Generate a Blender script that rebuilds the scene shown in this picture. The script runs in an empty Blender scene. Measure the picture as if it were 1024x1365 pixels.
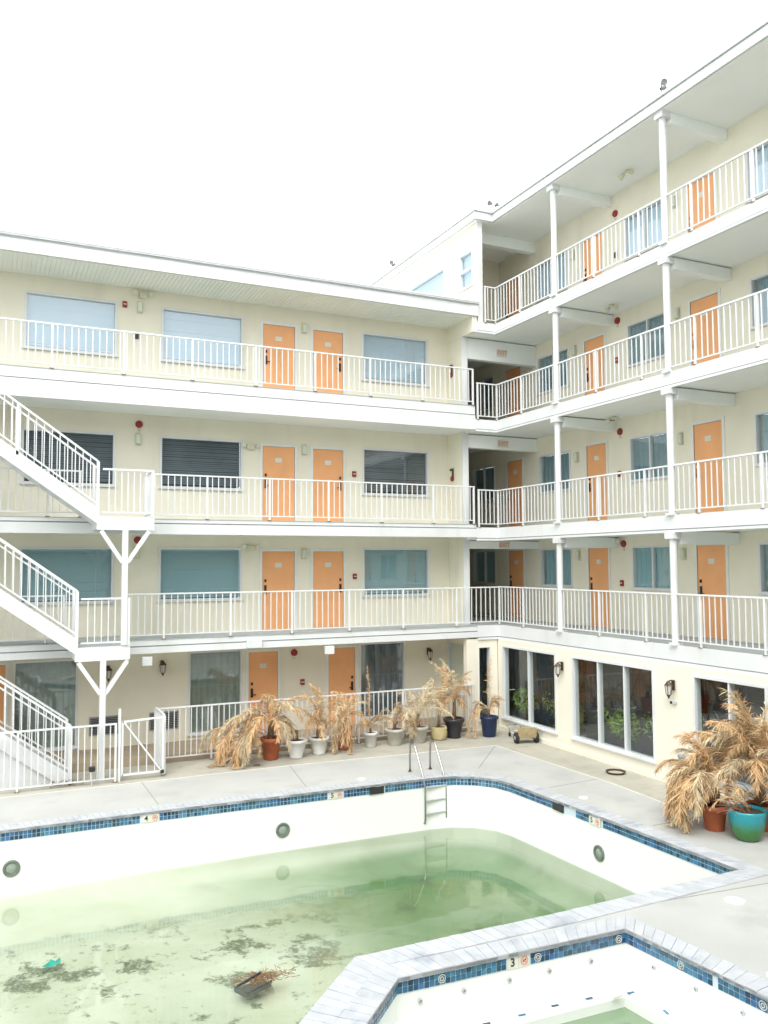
import bpy, bmesh, math, random
from mathutils import Vector, Matrix
from mathutils.geometry import tessellate_polygon
R = math.radians
random.seed(7)
S = bpy.context.scene
COL = S.collection
# ------------------------------------------------------------------ camera
cam_d = bpy.data.cameras.new("camera"); cam = bpy.data.objects.new("camera", cam_d); COL.objects.link(cam); S.camera = cam
yaw, pitch, roll = 0.4420, 0.0606, -0.0050
fw = Vector((math.sin(yaw)*math.cos(pitch), math.cos(yaw)*math.cos(pitch), math.sin(pitch)))
rt = Vector((math.cos(yaw), -math.sin(yaw), 0)); up = rt.cross(fw)
rt2 = rt*math.cos(roll) + up*math.sin(roll); up2 = up*math.cos(roll) - rt*math.sin(roll)
cam.matrix_world = Matrix(((rt2.x, up2.x, -fw.x, 0), (rt2.y, up2.y, -fw.y, 0), (rt2.z, up2.z, -fw.z, 4.54), (0, 0, 0, 1)))
cam_d.sensor_fit = 'HORIZONTAL'; cam_d.sensor_width = 36; cam_d.lens = 36*1121.03/1024
cam_d.clip_start = 0.05; cam_d.clip_end = 1000
# ------------------------------------------------------------------ light
SUN_EL, SUN_AZ = R(52), R(215)          # azimuth clockwise from +Y: from behind and left of the camera
W = bpy.data.worlds.new("World"); S.world = W; W.use_nodes = True
nt = W.node_tree; bg = nt.nodes['Background']
sky = nt.nodes.new('ShaderNodeTexSky'); sky.sky_type = 'NISHITA'; sky.sun_disc = False
sky.sun_elevation = SUN_EL; sky.sun_rotation = SUN_AZ; sky.dust_density = 6; sky.air_density = 1.0; sky.ozone_density = 1.0
hs = nt.nodes.new('ShaderNodeHueSaturation'); hs.inputs['Saturation'].default_value = 0.16; hs.inputs['Value'].default_value = 1.35
nt.links.new(sky.outputs[0], hs.inputs['Color']); cl = nt.nodes.new('ShaderNodeMix'); cl.data_type = 'RGBA'; cl.inputs[0].default_value = 0.75; cl.inputs[7].default_value = (9.0, 9.5, 9.65, 1)   # overcast cloud deck over the clear sky
nt.links.new(hs.outputs[0], cl.inputs[6]); nt.links.new(cl.outputs[2], bg.inputs['Color']); bg.inputs['Strength'].default_value = 0.15
sd = bpy.data.lights.new("sun", 'SUN'); sd.energy = 0.9; sd.angle = R(30); sd.color = (1, 0.97, 0.93)
sun = bpy.data.objects.new("sun", sd); COL.objects.link(sun)
sv = Vector((math.sin(SUN_AZ)*math.cos(SUN_EL), math.cos(SUN_AZ)*math.cos(SUN_EL), math.sin(SUN_EL)))
sun.rotation_euler = sv.to_track_quat('Z', 'Y').to_euler(); sun.location = (0, 0, 60)
V = S.view_settings; V.view_transform = 'Standard'; V.look = 'None'; V.gamma = 1; V.use_curve_mapping = False; V.exposure = 0.80
S.cycles.max_bounces = 8; S.cycles.diffuse_bounces = 6; S.cycles.transparent_max_bounces = 12
S.cycles.use_denoising = True
# ------------------------------------------------------------------ materials
def mat(name, col, rough=0.6, var=0.0, scale=3.0, bump=0.0, bscale=60.0, col2=None, metal=0.0, spec=0.4, rnd=0.0, stain=None):
    m = bpy.data.materials.new(name); m.use_nodes = True; n = m.node_tree; p = n.nodes['Principled BSDF']
    p.inputs['Roughness'].default_value = rough; p.inputs['Metallic'].default_value = metal
    p.inputs['Specular IOR Level'].default_value = spec
    c = (*col, 1)
    p.inputs['Base Color'].default_value = c
    if not (var or bump or rnd or stain): return m
    geo = n.nodes.new('ShaderNodeNewGeometry'); src = None
    rgb = n.nodes.new('ShaderNodeRGB'); rgb.outputs[0].default_value = c; src = rgb.outputs[0]
    def mix(a, b, fac, mode='MIX'):
        x = n.nodes.new('ShaderNodeMix'); x.data_type = 'RGBA'; x.blend_type = mode
        n.links.new(fac, x.inputs[0]) if hasattr(fac, 'links') else setattr(x.inputs[0], 'default_value', fac)
        n.links.new(a, x.inputs[6])
        n.links.new(b, x.inputs[7]) if hasattr(b, 'links') else setattr(x.inputs[7], 'default_value', b)
        return x.outputs[2]
    def noise(sc, det=5, stretch=None):
        t = n.nodes.new('ShaderNodeTexNoise'); t.inputs['Scale'].default_value = sc; t.inputs['Detail'].default_value = det
        if stretch:
            mp = n.nodes.new('ShaderNodeMapping'); mp.inputs['Scale'].default_value = stretch
            n.links.new(geo.outputs['Position'], mp.inputs['Vector']); n.links.new(mp.outputs[0], t.inputs['Vector'])
        else: n.links.new(geo.outputs['Position'], t.inputs['Vector'])
        return t.outputs['Fac']
    def ramp(f, a, b):
        r = n.nodes.new('ShaderNodeMapRange'); r.inputs['From Min'].default_value = a; r.inputs['From Max'].default_value = b
        n.links.new(f, r.inputs['Value']); return r.outputs[0]
    if var:
        c2 = (*(col2 or tuple(max(0, x*(1-var)) for x in col)), 1)
        src = mix(src, c2, ramp(noise(scale), 0.35, 0.7))
    if stain:
        scol, ssc, lo, hi, st = stain
        src = mix(src, (*scol, 1), ramp(noise(ssc, 8, st), lo, hi))
    if rnd:
        oi = n.nodes.new('ShaderNodeObjectInfo'); hsv = n.nodes.new('ShaderNodeHueSaturation')
        r = n.nodes.new('ShaderNodeMapRange'); r.inputs['To Min'].default_value = 1-rnd; r.inputs['To Max'].default_value = 1+rnd*0.6
        n.links.new(oi.outputs['Random'], r.inputs['Value']); n.links.new(r.outputs[0], hsv.inputs['Value'])
        n.links.new(src, hsv.inputs['Color']); src = hsv.outputs[0]
    n.links.new(src, p.inputs['Base Color'])
    if bump:
        b = n.nodes.new('ShaderNodeBump'); b.inputs['Strength'].default_value = bump; b.inputs['Distance'].default_value = 0.01
        n.links.new(noise(bscale, 3), b.inputs['Height']); n.links.new(b.outputs[0], p.inputs['Normal'])
    return m
M = {}
M['white'] = mat('white_paint', (0.70, 0.715, 0.715), 0.45, 0.08, 1.5, 0.15, 40, stain=((0.58, 0.58, 0.54), 2.0, 0.58, 0.85, (1, 1, 0.25)))
M['rail'] = mat('white_railing_paint', (0.72, 0.73, 0.73), 0.4, 0.05, 4)
M['cream'] = mat('cream_stucco', (0.80, 0.76, 0.63), 0.85, 0.07, 0.8, 0.35, 90, stain=((0.68, 0.64, 0.52), 1.6, 0.55, 0.85, (1, 1, 0.2)))
M['cream2'] = mat('pale_cream_stucco', (0.80, 0.76, 0.64), 0.85, 0.05, 0.8, 0.3, 90)
M['soffit'] = mat('soffit_paint', (0.83, 0.84, 0.76), 0.8, 0.06, 1.0)
M['ceil'] = mat('gallery_ceiling_paint', (0.86, 0.88, 0.85), 0.8, 0.05, 0.7, stain=((0.78, 0.80, 0.75), 0.8, 0.6, 0.9, None))
M['beam'] = mat('beam_paint', (0.86, 0.89, 0.87), 0.7, 0.05, 1.2)
M['orange'] = mat('orange_door_paint', (0.86, 0.42, 0.19), 0.5, 0.10, 2.0, 0.1, 30)
M['frame'] = mat('door_frame_paint', (0.74, 0.77, 0.74), 0.5, 0.06, 5)
M['deck'] = mat('grey_deck_coating', (0.40, 0.43, 0.43), 0.75, 0.2, 2.5, 0.3, 50)
M['dark'] = mat('dark_metal', (0.03, 0.03, 0.032), 0.45)
M['plate'] = mat('number_plate', (0.68, 0.66, 0.58), 0.5)
M['plateink'] = mat('number_plate_marks', (0.35, 0.30, 0.25), 0.6)
M['lampbox'] = mat('beige_lamp_housing', (0.62, 0.60, 0.45), 0.5)
M['lens'] = mat('lamp_lens', (0.62, 0.66, 0.55), 0.3)
M['red'] = mat('alarm_red', (0.28, 0.03, 0.03), 0.45)
M['redlight'] = mat('exit_red', (0.72, 0.26, 0.20), 0.5)
M['bronze'] = mat('bronze_lantern', (0.09, 0.06, 0.04), 0.45, metal=0.4)
M['lglass'] = mat('lantern_glass', (0.55, 0.55, 0.50), 0.2)
M['conc'] = mat('pool_deck_concrete', (0.47, 0.47, 0.445), 0.85, 0.12, 0.7, 0.4, 45, stain=((0.37, 0.37, 0.345), 1.3, 0.52, 0.8, None))
M['conc2'] = mat('old_beige_concrete', (0.44, 0.42, 0.35), 0.9, 0.14, 1.6, 0.5, 45, stain=((0.33, 0.31, 0.26), 2.2, 0.52, 0.8, None))
M['tan'] = mat('tan_walkway', (0.42, 0.34, 0.25), 0.9, 0.2, 2.0, 0.4, 40)
M['ground'] = mat('ground_dirt', (0.38, 0.36, 0.30), 0.95, 0.2, 0.5)
M['joint'] = mat('joint_filler', (0.30, 0.29, 0.27), 0.9)
M['edge'] = mat('light_edge_strip', (0.64, 0.62, 0.56), 0.8, 0.08, 3)
M['brick'] = mat('pale_coping_brick', (0.50, 0.515, 0.535), 0.75, 0.14, 5.0, 0.8, 45, rnd=0.09, stain=((0.30, 0.33, 0.38), 2.2, 0.55, 0.75, None))
M['mortar'] = mat('coping_mortar', (0.42, 0.43, 0.45), 0.9)
M['plaster'] = mat('pool_plaster', (0.79, 0.80, 0.76), 0.6, 0.03, 0.8, 0.1, 20)
M['grout'] = mat('tile_grout', (0.58, 0.66, 0.72), 0.8)
M['steel'] = mat('stainless_steel', (0.42, 0.42, 0.41), 0.3, metal=1.0)
M['palm'] = mat('dried_palm', (0.72, 0.47, 0.24), 0.8, 0.45, 9.0, col2=(0.46, 0.32, 0.18), rnd=0.28)
M['palmp'] = mat('pale_dried_palm', (0.76, 0.62, 0.40), 0.8, 0.4, 7.0, rnd=0.2)
M['stem'] = mat('palm_trunk', (0.22, 0.15, 0.09), 0.9, 0.4, 14, 0.8, 60)
M['soil'] = mat('potting_soil', (0.07, 0.05, 0.035), 0.95, 0.3, 20, 0.8, 60)
M['terra'] = mat('terracotta', (0.50, 0.14, 0.06), 0.7, 0.2, 6, 0.2, 40)
M['potwhite'] = mat('white_pot', (0.70, 0.70, 0.66), 0.6, 0.15, 6)
M['potgrey'] = mat('weathered_grey_pot', (0.55, 0.53, 0.47), 0.75, 0.2, 7)
M['potyellow'] = mat('straw_yellow_pot', (0.56, 0.47, 0.25), 0.6, 0.2, 7)
M['potblack'] = mat('black_glazed_pot', (0.03, 0.03, 0.035), 0.25)
M['potnavy'] = mat('navy_glazed_pot', (0.015, 0.03, 0.09), 0.25)
M['rubber'] = mat('black_rubber', (0.025, 0.025, 0.025), 0.8)
M['wood'] = mat('weathered_wood', (0.38, 0.30, 0.16), 0.8, 0.3, 8)
M['galv'] = mat('galvanised_pipe', (0.50, 0.52, 0.52), 0.5, 0.15, 8)
M['interior'] = mat('interior_brown_panelling', (0.30, 0.17, 0.10), 0.7, 0.4, 1.5)
M['intfloor'] = mat('interior_floor', (0.30, 0.27, 0.20), 0.6)
M['leaf'] = mat('indoor_plant_leaf', (0.22, 0.34, 0.06), 0.6, 0.5, 5)
M['void'] = mat('dark_room', (0.02, 0.025, 0.027), 0.9)  # near-black colour stands in for the unlit rooms
M['teal_rag'] = mat('teal_cloth', (0.03, 0.30, 0.22), 0.8)
M['chair'] = mat('black_plastic', (0.05, 0.05, 0.055), 0.5)
M['bird'] = mat('floodlight_metal', (0.16, 0.16, 0.17), 0.5)
M['lightring'] = mat('tarnished_light_ring', (0.15, 0.18, 0.15), 0.45, 0.3, 12)
M['lightlens'] = mat('dull_light_glass', (0.30, 0.36, 0.30), 0.3, 0.3, 20)
M['foot'] = mat('rusty_foot_plate', (0.26, 0.18, 0.12), 0.8, 0.4, 20)
M['redstem2'] = mat('wet_brown_twigs', (0.30, 0.17, 0.09), 0.8, 0.4, 20)
M['lid'] = mat('white_lid', (0.82, 0.82, 0.80), 0.5)
M['steelgrey'] = mat('grille_metal', (0.30, 0.31, 0.31), 0.5)
# blinds; gallery tones have the mirrored sky and dark facade painted in
def blind(name, a, b, rough=0.7):
    return mat(name, a, rough, 0.2, 1.2, col2=b)
M['blind3'] = blind('light_blue_blind', (0.60, 0.71, 0.82), (0.66, 0.75, 0.84))
M['blind2'] = blind('dark_blind', (0.16, 0.19, 0.215), (0.10, 0.125, 0.145))
M['blind1'] = blind('teal_blind', (0.33, 0.50, 0.54), (0.38, 0.54, 0.57))
M['blind0'] = blind('grey_green_curtain', (0.26, 0.31, 0.27), (0.32, 0.36, 0.31))
M['blindr'] = blind('slate_blue_blind', (0.22, 0.33, 0.38), (0.27, 0.37, 0.41))
def schlick(n, f0, boost=0.0, normal=None):
    g = n.nodes.new('ShaderNodeNewGeometry'); d = n.nodes.new('ShaderNodeVectorMath'); d.operation = 'DOT_PRODUCT'
    n.links.new(normal or g.outputs['Normal'], d.inputs[0]); n.links.new(g.outputs['Incoming'], d.inputs[1])
    def m(op, a, b=None, c=None):
        x = n.nodes.new('ShaderNodeMath'); x.operation = op; x.use_clamp = op != 'ABSOLUTE'
        for i, v in enumerate((a, b, c)):
            if v is None: continue
            if isinstance(v, (int, float)): x.inputs[i].default_value = v
            else: n.links.new(v, x.inputs[i])
        return x.outputs[0]
    c = m('ABSOLUTE', d.outputs['Value']); c = m('SUBTRACT', 1.0, c); c = m('POWER', c, 5.0); return m('MULTIPLY_ADD', c, 1-f0, f0+boost)
def glass(name, tint, boost=0.0):
    m = bpy.data.materials.new(name); m.use_nodes = True; n = m.node_tree; n.nodes.clear()
    o = n.nodes.new('ShaderNodeOutputMaterial'); mx = n.nodes.new('ShaderNodeMixShader'); 
    t = n.nodes.new('ShaderNodeBsdfTransparent'); t.inputs[0].default_value = (*tint, 1)
    g = n.nodes.new('ShaderNodeBsdfGlossy'); g.inputs['Roughness'].default_value = 0.02; g.inputs['Color'].default_value = (0.95, 0.98, 1, 1)
    n.links.new(schlick(n, .08, boost), mx.inputs[0]); n.links.new(t.outputs[0], mx.inputs[1]); n.links.new(g.outputs[0], mx.inputs[2]); n.links.new(mx.outputs[0], o.inputs[0])
    return m
M['glass'] = glass('window_glass', (0.86, 0.92, 0.93), 0.05)
def tilemat():
    m = mat('blue_glazed_tile', (0.025, 0.085, 0.19), 0.18, 0.9, 2.2, col2=(0.045, 0.15, 0.21), spec=0.6)
    n = m.node_tree; p = n.nodes['Principled BSDF']; src = p.inputs['Base Color'].links[0].from_socket
    geo = n.nodes.new('ShaderNodeNewGeometry'); 
    wn = n.nodes.new('ShaderNodeMapRange'); wn.inputs['To Min'].default_value = 0.45; wn.inputs['To Max'].default_value = 1.9
    h = n.nodes.new('ShaderNodeHueSaturation'); oi = n.nodes.new('ShaderNodeObjectInfo'); ad = n.nodes.new('ShaderNodeMath'); ad.operation = 'ADD'
    fr = n.nodes.new('ShaderNodeMath'); fr.operation = 'FRACT'
    n.links.new(geo.outputs['Random Per Island'], ad.inputs[0]); n.links.new(oi.outputs['Random'], ad.inputs[1]); n.links.new(ad.outputs[0], fr.inputs[0])
    n.links.new(fr.outputs[0], wn.inputs['Value']); n.links.new(wn.outputs[0], h.inputs['Value']); n.links.new(src, h.inputs['Color']); n.links.new(h.outputs[0], p.inputs['Base Color'])
    return m
M['tile'] = tilemat()
# ------------------------------------------------------------------ mesh helpers
class MB:
    def __init__(s): s.v = []; s.f = []
    def box(s, x0, x1, y0, y1, z0, z1):
        if x0 > x1: x0, x1 = x1, x0
        if y0 > y1: y0, y1 = y1, y0
        if z0 > z1: z0, z1 = z1, z0
        s.hexa([(x0, y0), (x1, y0), (x1, y1), (x0, y1)], z0, z1); return s
    def hexa(s, q, z0, z1):
        q = [tuple(p) for p in q]
        if sum(q[i-1][0]*q[i][1]-q[i][0]*q[i-1][1] for i in range(len(q))) < 0: q = q[::-1]
        b = len(s.v); s.v += [(x, y, z0) for x, y in q] + [(x, y, z1) for x, y in q]; n = len(q)
        s.f += [tuple(b+n-1-i for i in range(n)), tuple(b+n+i for i in range(n))] + [(b+i, b+(i+1) % n, b+n+(i+1) % n, b+n+i) for i in range(n)]
        return s
    def pts8(s, p):                       # bottom 4 then top 4
        b = len(s.v); s.v += [tuple(q) for q in p]
        s.f += [(b+3, b+2, b+1, b), (b+4, b+5, b+6, b+7)] + [(b+i, b+(i+1) % 4, b+4+(i+1) % 4, b+4+i) for i in range(4)]; return s
    def bar(s, a, b, w, h=None, upv=(0, 0, 1)):   # square bar from a to b
        a, b = Vector(a), Vector(b); h = h or w; d = (b-a).normalized(); u = Vector(upv)
        if abs(d.dot(u)) > .99: u = Vector((1, 0, 0))
        sd = d.cross(u).normalized()*w/2; uu = sd.cross(d).normalized()*h/2
        q = [a-sd-uu, a+sd-uu, a+sd+uu, a-sd+uu]; q2 = [b-sd-uu, b+sd-uu, b+sd+uu, b-sd+uu]
        i = len(s.v); s.v += [tuple(x) for x in q+q2]
        s.f += [(i, i+1, i+2, i+3), (i+7, i+6, i+5, i+4)] + [(i+(k+1) % 4, i+k, i+4+k, i+4+(k+1) % 4) for k in range(4)]; return s
    def tube(s, pts, r, n=8, cap=True):
        pts = [Vector(p) for p in pts]; rs = r if isinstance(r, (list, tuple)) else [r]*len(pts); rings = []; ref = None
        for i, p in enumerate(pts):
            d = (pts[min(i+1, len(pts)-1)]-pts[max(i-1, 0)]).normalized()
            if ref is None:
                ref = Vector((1, 0, 0)) if abs(d.x) < .8 else Vector((0, 1, 0))
            a = (ref-d*ref.dot(d)).normalized(); ref = a; c = d.cross(a); b = len(s.v); rings.append(b)
            for k in range(n):
                t = 2*math.pi*k/n; s.v.append(tuple(p+(a*math.cos(t)+c*math.sin(t))*rs[i]))
        for i in range(len(rings)-1):
            for k in range(n): s.f.append((rings[i]+k, rings[i]+(k+1) % n, rings[i+1]+(k+1) % n, rings[i+1]+k))
        if cap: s.f += [tuple(rings[0]+n-1-k for k in range(n)), tuple(rings[-1]+k for k in range(n))]
        return s
    def lathe(s, prof, n=24, c=(0, 0, 0), lobes=0, amp=0):
        base = len(s.v)
        for r, z in prof:
            for k in range(n):
                t = 2*math.pi*k/n; rr = r*(1+amp*math.cos(lobes*t)); s.v.append((c[0]+rr*math.cos(t), c[1]+rr*math.sin(t), c[2]+z))
        for i in range(len(prof)-1):
            for k in range(n): s.f.append((base+i*n+k, base+i*n+(k+1) % n, base+(i+1)*n+(k+1) % n, base+(i+1)*n+k))
        return s
    def quad(s, *p):
        b = len(s.v); s.v += [tuple(q) for q in p]; s.f.append(tuple(range(b, b+len(p)))); return s
    def mesh(s, name, m):
        me = bpy.data.meshes.new(name); me.from_pydata(s.v, [], s.f); me.materials.append(M[m] if isinstance(m, str) else m); return me
    def build(s, name, m, parent=None, bevel=0, smooth=False, loc=None):
        me = s.mesh(name, m)
        if bevel:
            b = bmesh.new(); b.from_mesh(me); bmesh.ops.bevel(b, geom=b.edges[:], offset=bevel, segments=1, affect='EDGES'); b.to_mesh(me); b.free()
        if smooth:
            for p in me.polygons: p.use_smooth = True
        return link(name, me, parent, loc)
def link(name, me, parent=None, loc=None):
    o = bpy.data.objects.new(name, me); COL.objects.link(o)
    if parent is not None: o.parent = parent
    if loc is not None: o.location = loc
    return o
def tag(o, label=None, cat=None, group=None, kind=None):
    for k, v in (('label', label), ('category', cat), ('group', group), ('kind', kind)):
        if v: o[k] = v
    return o
def thing(name, label, cat, loc=(0, 0, 0), group=None, rz=0):
    o = bpy.data.objects.new(name, None); COL.objects.link(o); o.location = loc; o.rotation_euler.z = rz; o.empty_display_size = .2
    return tag(o, label, cat, group)
def struct(name, mb, m): return tag(mb.build(name, m), kind='structure')
B = lambda *a: MB().box(*a)

YL, YE, XE, XR = 21.2, 19.76, 12.85, 14.68
LZ = {0: 0.18, 1: 2.82, 2: 5.59, 3: 8.88}           # left wing floors
RZ = {1: 2.82, 2: 5.50, 3: 8.50, 4: 11.25}          # right wing floors
RB = {1: 2.44, 2: 5.142, 3: 8.166, 4: 10.95}        # underside of the right slabs
LB = {1: 2.51, 2: 5.23, 3: 8.21}
# ------------------------------------------------------------------ ground
POOL = [(-9, 16.12), (3, 16.10), (8.6, 15.95), (9.1, 15.86), (9.5, 15.62), (9.78, 15.25), (9.88, 14.85), (10.06, 11.8), (10.16, 9.2), (6.7, 9.12), (3.95, 9.15), (2.0, 7.2), (2.0, 5.2), (-9, 5.2)]
SPA = [(4.17, 8.55), (7.28, 8.44), (7.55, 5.9), (6.9, 4.6), (4.6, 4.6), (2.9, 6.2), (2.9, 7.28)]
def offset(poly, d):          # positive = outward for clockwise polygons
    out = []; n = len(poly); area = sum(poly[i][0]*poly[(i+1) % n][1]-poly[(i+1) % n][0]*poly[i][1] for i in range(n)); sg = 1 if area > 0 else -1
    for i in range(n):
        a, b, c = Vector(poly[i-1]), Vector(poly[i]), Vector(poly[(i+1) % n]); d1 = (b-a).normalized(); d2 = (c-b).normalized()
        n1 = Vector((d1.y, -d1.x))*sg; n2 = Vector((d2.y, -d2.x))*sg; m = (n1+n2); k = max(.35, 1+n1.dot(n2)); out.append(tuple(b+m*(d/k)))
    return out
def sheet(name, outer, holes, z, m):
    polys = [[Vector((x, y, 0)) for x, y in outer]] + [[Vector((x, y, 0)) for x, y in h] for h in holes]
    tr = tessellate_polygon(polys); allp = [p for q in polys for p in q]
    mb = MB(); mb.v = [(p.x, p.y, z) for p in allp]
    for a, b, c in tr:
        e = (allp[b]-allp[a]).cross(allp[c]-allp[a]).z
        mb.f.append((a, b, c) if e > 0 else (a, c, b))
    return struct(name, mb, m)
sheet('ground', [(-200, -200), (200, -200), (200, 200), (-200, 200)], [[(-12, 0), (13.1, 0), (13.1, 19.85), (-12, 19.85)]], -0.02, 'ground')
NEW = [(-12, 18.3), (6.3, 18.3), (11.55, 17.98), (11.72, 13.8), (11.62, 12.0), (11.75, 9.6), (13.1, 9.0), (13.1, 0), (-12, 0)]
sheet('pool_deck', NEW, [offset(POOL, .06), offset(SPA, .06)], 0.0, 'conc')
sheet('beige_paving', [(-12, 19.85), (13.1, 19.85), (13.1, 9.0), (11.75, 9.6), (11.62, 12.0), (11.72, 13.8), (11.55, 17.98), (6.3, 18.3), (-12, 18.3)], [], -0.004, 'conc2')
ed = MB()
for a, b in (((-12, 18.3), (6.3, 18.3)), ((6.3, 18.3), (11.55, 17.98)), ((11.55, 17.98), (11.72, 13.8)), ((11.72, 13.8), (11.62, 12.0))):
    ed.bar((a[0], a[1], .002), (b[0], b[1], .002), .035, .012)
struct('deck_edging', ed, 'edge')
jt = MB()
for a, b in (((3.04, 18.3), (3.05, 16.5)), ((6.28, 18.3), (6.0, 16.45)), ((11.5, 17.95), (9.95, 16.2)), ((-0.4, 18.3), (-.4, 16.5)), ((11.7, 14.3), (10.4, 14.2)), ((11.62, 11.4), (10.5, 11.4)), ((7.9, 8.9), (13.1, 8.4))):
    jt.bar((a[0], a[1], .001), (b[0], b[1], .001), .018, .006)
struct('deck_joints', jt, 'joint')
walk = MB().box(-8, 12.05, YE+.06, YL+.3, -.05, .18)
struct('covered_walkway', walk, 'tan')
# ------------------------------------------------------------------ pool
pool = thing('swimming_pool', 'large half-empty white plaster swimming pool with green water and blue tile band', 'swimming pool')
def floorz(x, y): return -1.13-.06*x+.015*(16-y)
def subdiv(poly, step):
    o = []
    for i in range(len(poly)):
        a, b = Vector(poly[i]), Vector(poly[(i+1) % len(poly)]); n = max(1, int((b-a).length/step))
        for k in range(n): o.append(tuple(a.lerp(b, k/n)))
    return o
def shell(poly, fz, ztop, m, parent, name, cove=.35):
    mb = MB(); rings = []
    for off, k in ((0, None), (0, 1.0), (-.04, .55), (-.14, .2), (-cove, 0)):
        q = subdiv(offset(poly, off), 1.0) if False else None
        base = offset(poly, off)
        pts = []
        for i in range(len(base)):
            a, b = Vector(base[i]), Vector(base[(i+1) % len(base)]); n = max(1, int((Vector(poly[i])-Vector(poly[(i+1) % len(poly)])).length/.6))
            for t in range(n): pts.append(a.lerp(b, t/n))
        st = len(mb.v)
        for p in pts:
            z = ztop if k is None else fz(p.x, p.y)+k*cove
            mb.v.append((p.x, p.y, z))
        rings.append((st, len(pts), pts))
    for (s0, n, _), (s1, _, _) in zip(rings, rings[1:]):
        for i in range(n): mb.f.append((s0+i, s0+(i+1) % n, s1+(i+1) % n, s1+i))
    s0, n, pts = rings[-1]
    for a, b, c in tessellate_polygon([[Vector((p.x, p.y, 0)) for p in pts]]): mb.f.append((s0+a, s0+b, s0+c))
    o = mb.build(name, m, parent); me = o.data
    b = bmesh.new(); b.from_mesh(me); bmesh.ops.recalc_face_normals(b, faces=b.faces[:]); bmesh.ops.reverse_faces(b, faces=b.faces[:]); b.to_mesh(me); b.free()
    for p in me.polygons: p.use_smooth = abs(p.normal.z) > .02
    return o
# pool shell: white plaster above the waterline, algae film and blotches on the flooded floor; deep end greened and darkened for water depth and reflections
def pool_material():
    m = mat('pool_plaster_algae_depth_tint', (0.79, 0.80, 0.76), 0.6); n = m.node_tree; p = n.nodes['Principled BSDF']
    g = n.nodes.new('ShaderNodeNewGeometry'); sp = n.nodes.new('ShaderNodeSeparateXYZ'); n.links.new(g.outputs['Position'], sp.inputs[0])
    def rng(s, a, b, c=0, d=1, t='SMOOTHSTEP'):
        r = n.nodes.new('ShaderNodeMapRange'); r.interpolation_type = t
        for k, v in (('From Min', a), ('From Max', b), ('To Min', c), ('To Max', d)): r.inputs[k].default_value = v
        n.links.new(s, r.inputs['Value']); return r.outputs[0]
    def noise(sc, det, rgh=.55, dist=0.0):
        t = n.nodes.new('ShaderNodeTexNoise'); t.inputs['Scale'].default_value = sc; t.inputs['Detail'].default_value = det; t.inputs['Roughness'].default_value = rgh; t.inputs['Distortion'].default_value = dist
        n.links.new(g.outputs['Position'], t.inputs['Vector']); return t.outputs['Fac']
    def mul(a, b):
        x = n.nodes.new('ShaderNodeMath'); x.operation = 'MULTIPLY'; x.use_clamp = True; n.links.new(a, x.inputs[0]); n.links.new(b, x.inputs[1]) if hasattr(b, 'links') else setattr(x.inputs[1], 'default_value', b); return x.outputs[0]
    def mix(a, col, f):
        x = n.nodes.new('ShaderNodeMix'); x.data_type = 'RGBA'; n.links.new(f, x.inputs[0])
        if hasattr(a, 'links'): n.links.new(a, x.inputs[6])
        else: x.inputs[6].default_value = (*a, 1)
        x.inputs[7].default_value = (*col, 1); return x.outputs[2]
    wet = rng(sp.outputs['Z'], -1.03, -1.12)
    film = mix((0.79, 0.80, 0.76), (0.48, 0.495, 0.395), mul(wet, rng(noise(.6, 6), .2, .75, .45, 1.0)))
    deep = mul(rng(sp.outputs['Z'], -1.27, -1.52), wet)
    film = mix(film, (0.085, 0.19, 0.055), mul(deep, rng(noise(.5, 4), .2, .7, .55, 1.0)))  # green by depth, painted in for light the water absorbs
    zone = mul(rng(sp.outputs['X'], 7.0, 4.0), rng(sp.outputs['Y'], 14.8, 13.2))
    n2 = mul(mul(rng(noise(1.35, 10, .72, .1), .515, .58), rng(noise(14, 8, .8), .34, .52)), zone)
    film = mix(film, (0.085, 0.10, 0.05), mul(n2, .92))
    n3 = mul(mul(rng(noise(5.5, 10, .74, .1), .575, .64), rng(noise(1.0, 3), .42, .58)), zone)
    film = mix(film, (0.09, 0.10, 0.06), mul(n3, .8))
    n4 = mul(rng(noise(.42, 5, .6, 1.0), .52, .68), deep)
    film = mix(film, (0.06, 0.09, 0.03), mul(n4, .85))
    n.links.new(film, p.inputs['Base Color']); return m
M['poolmat'] = pool_material()
shell(POOL, floorz, -.02, 'poolmat', pool, 'basin')
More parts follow.
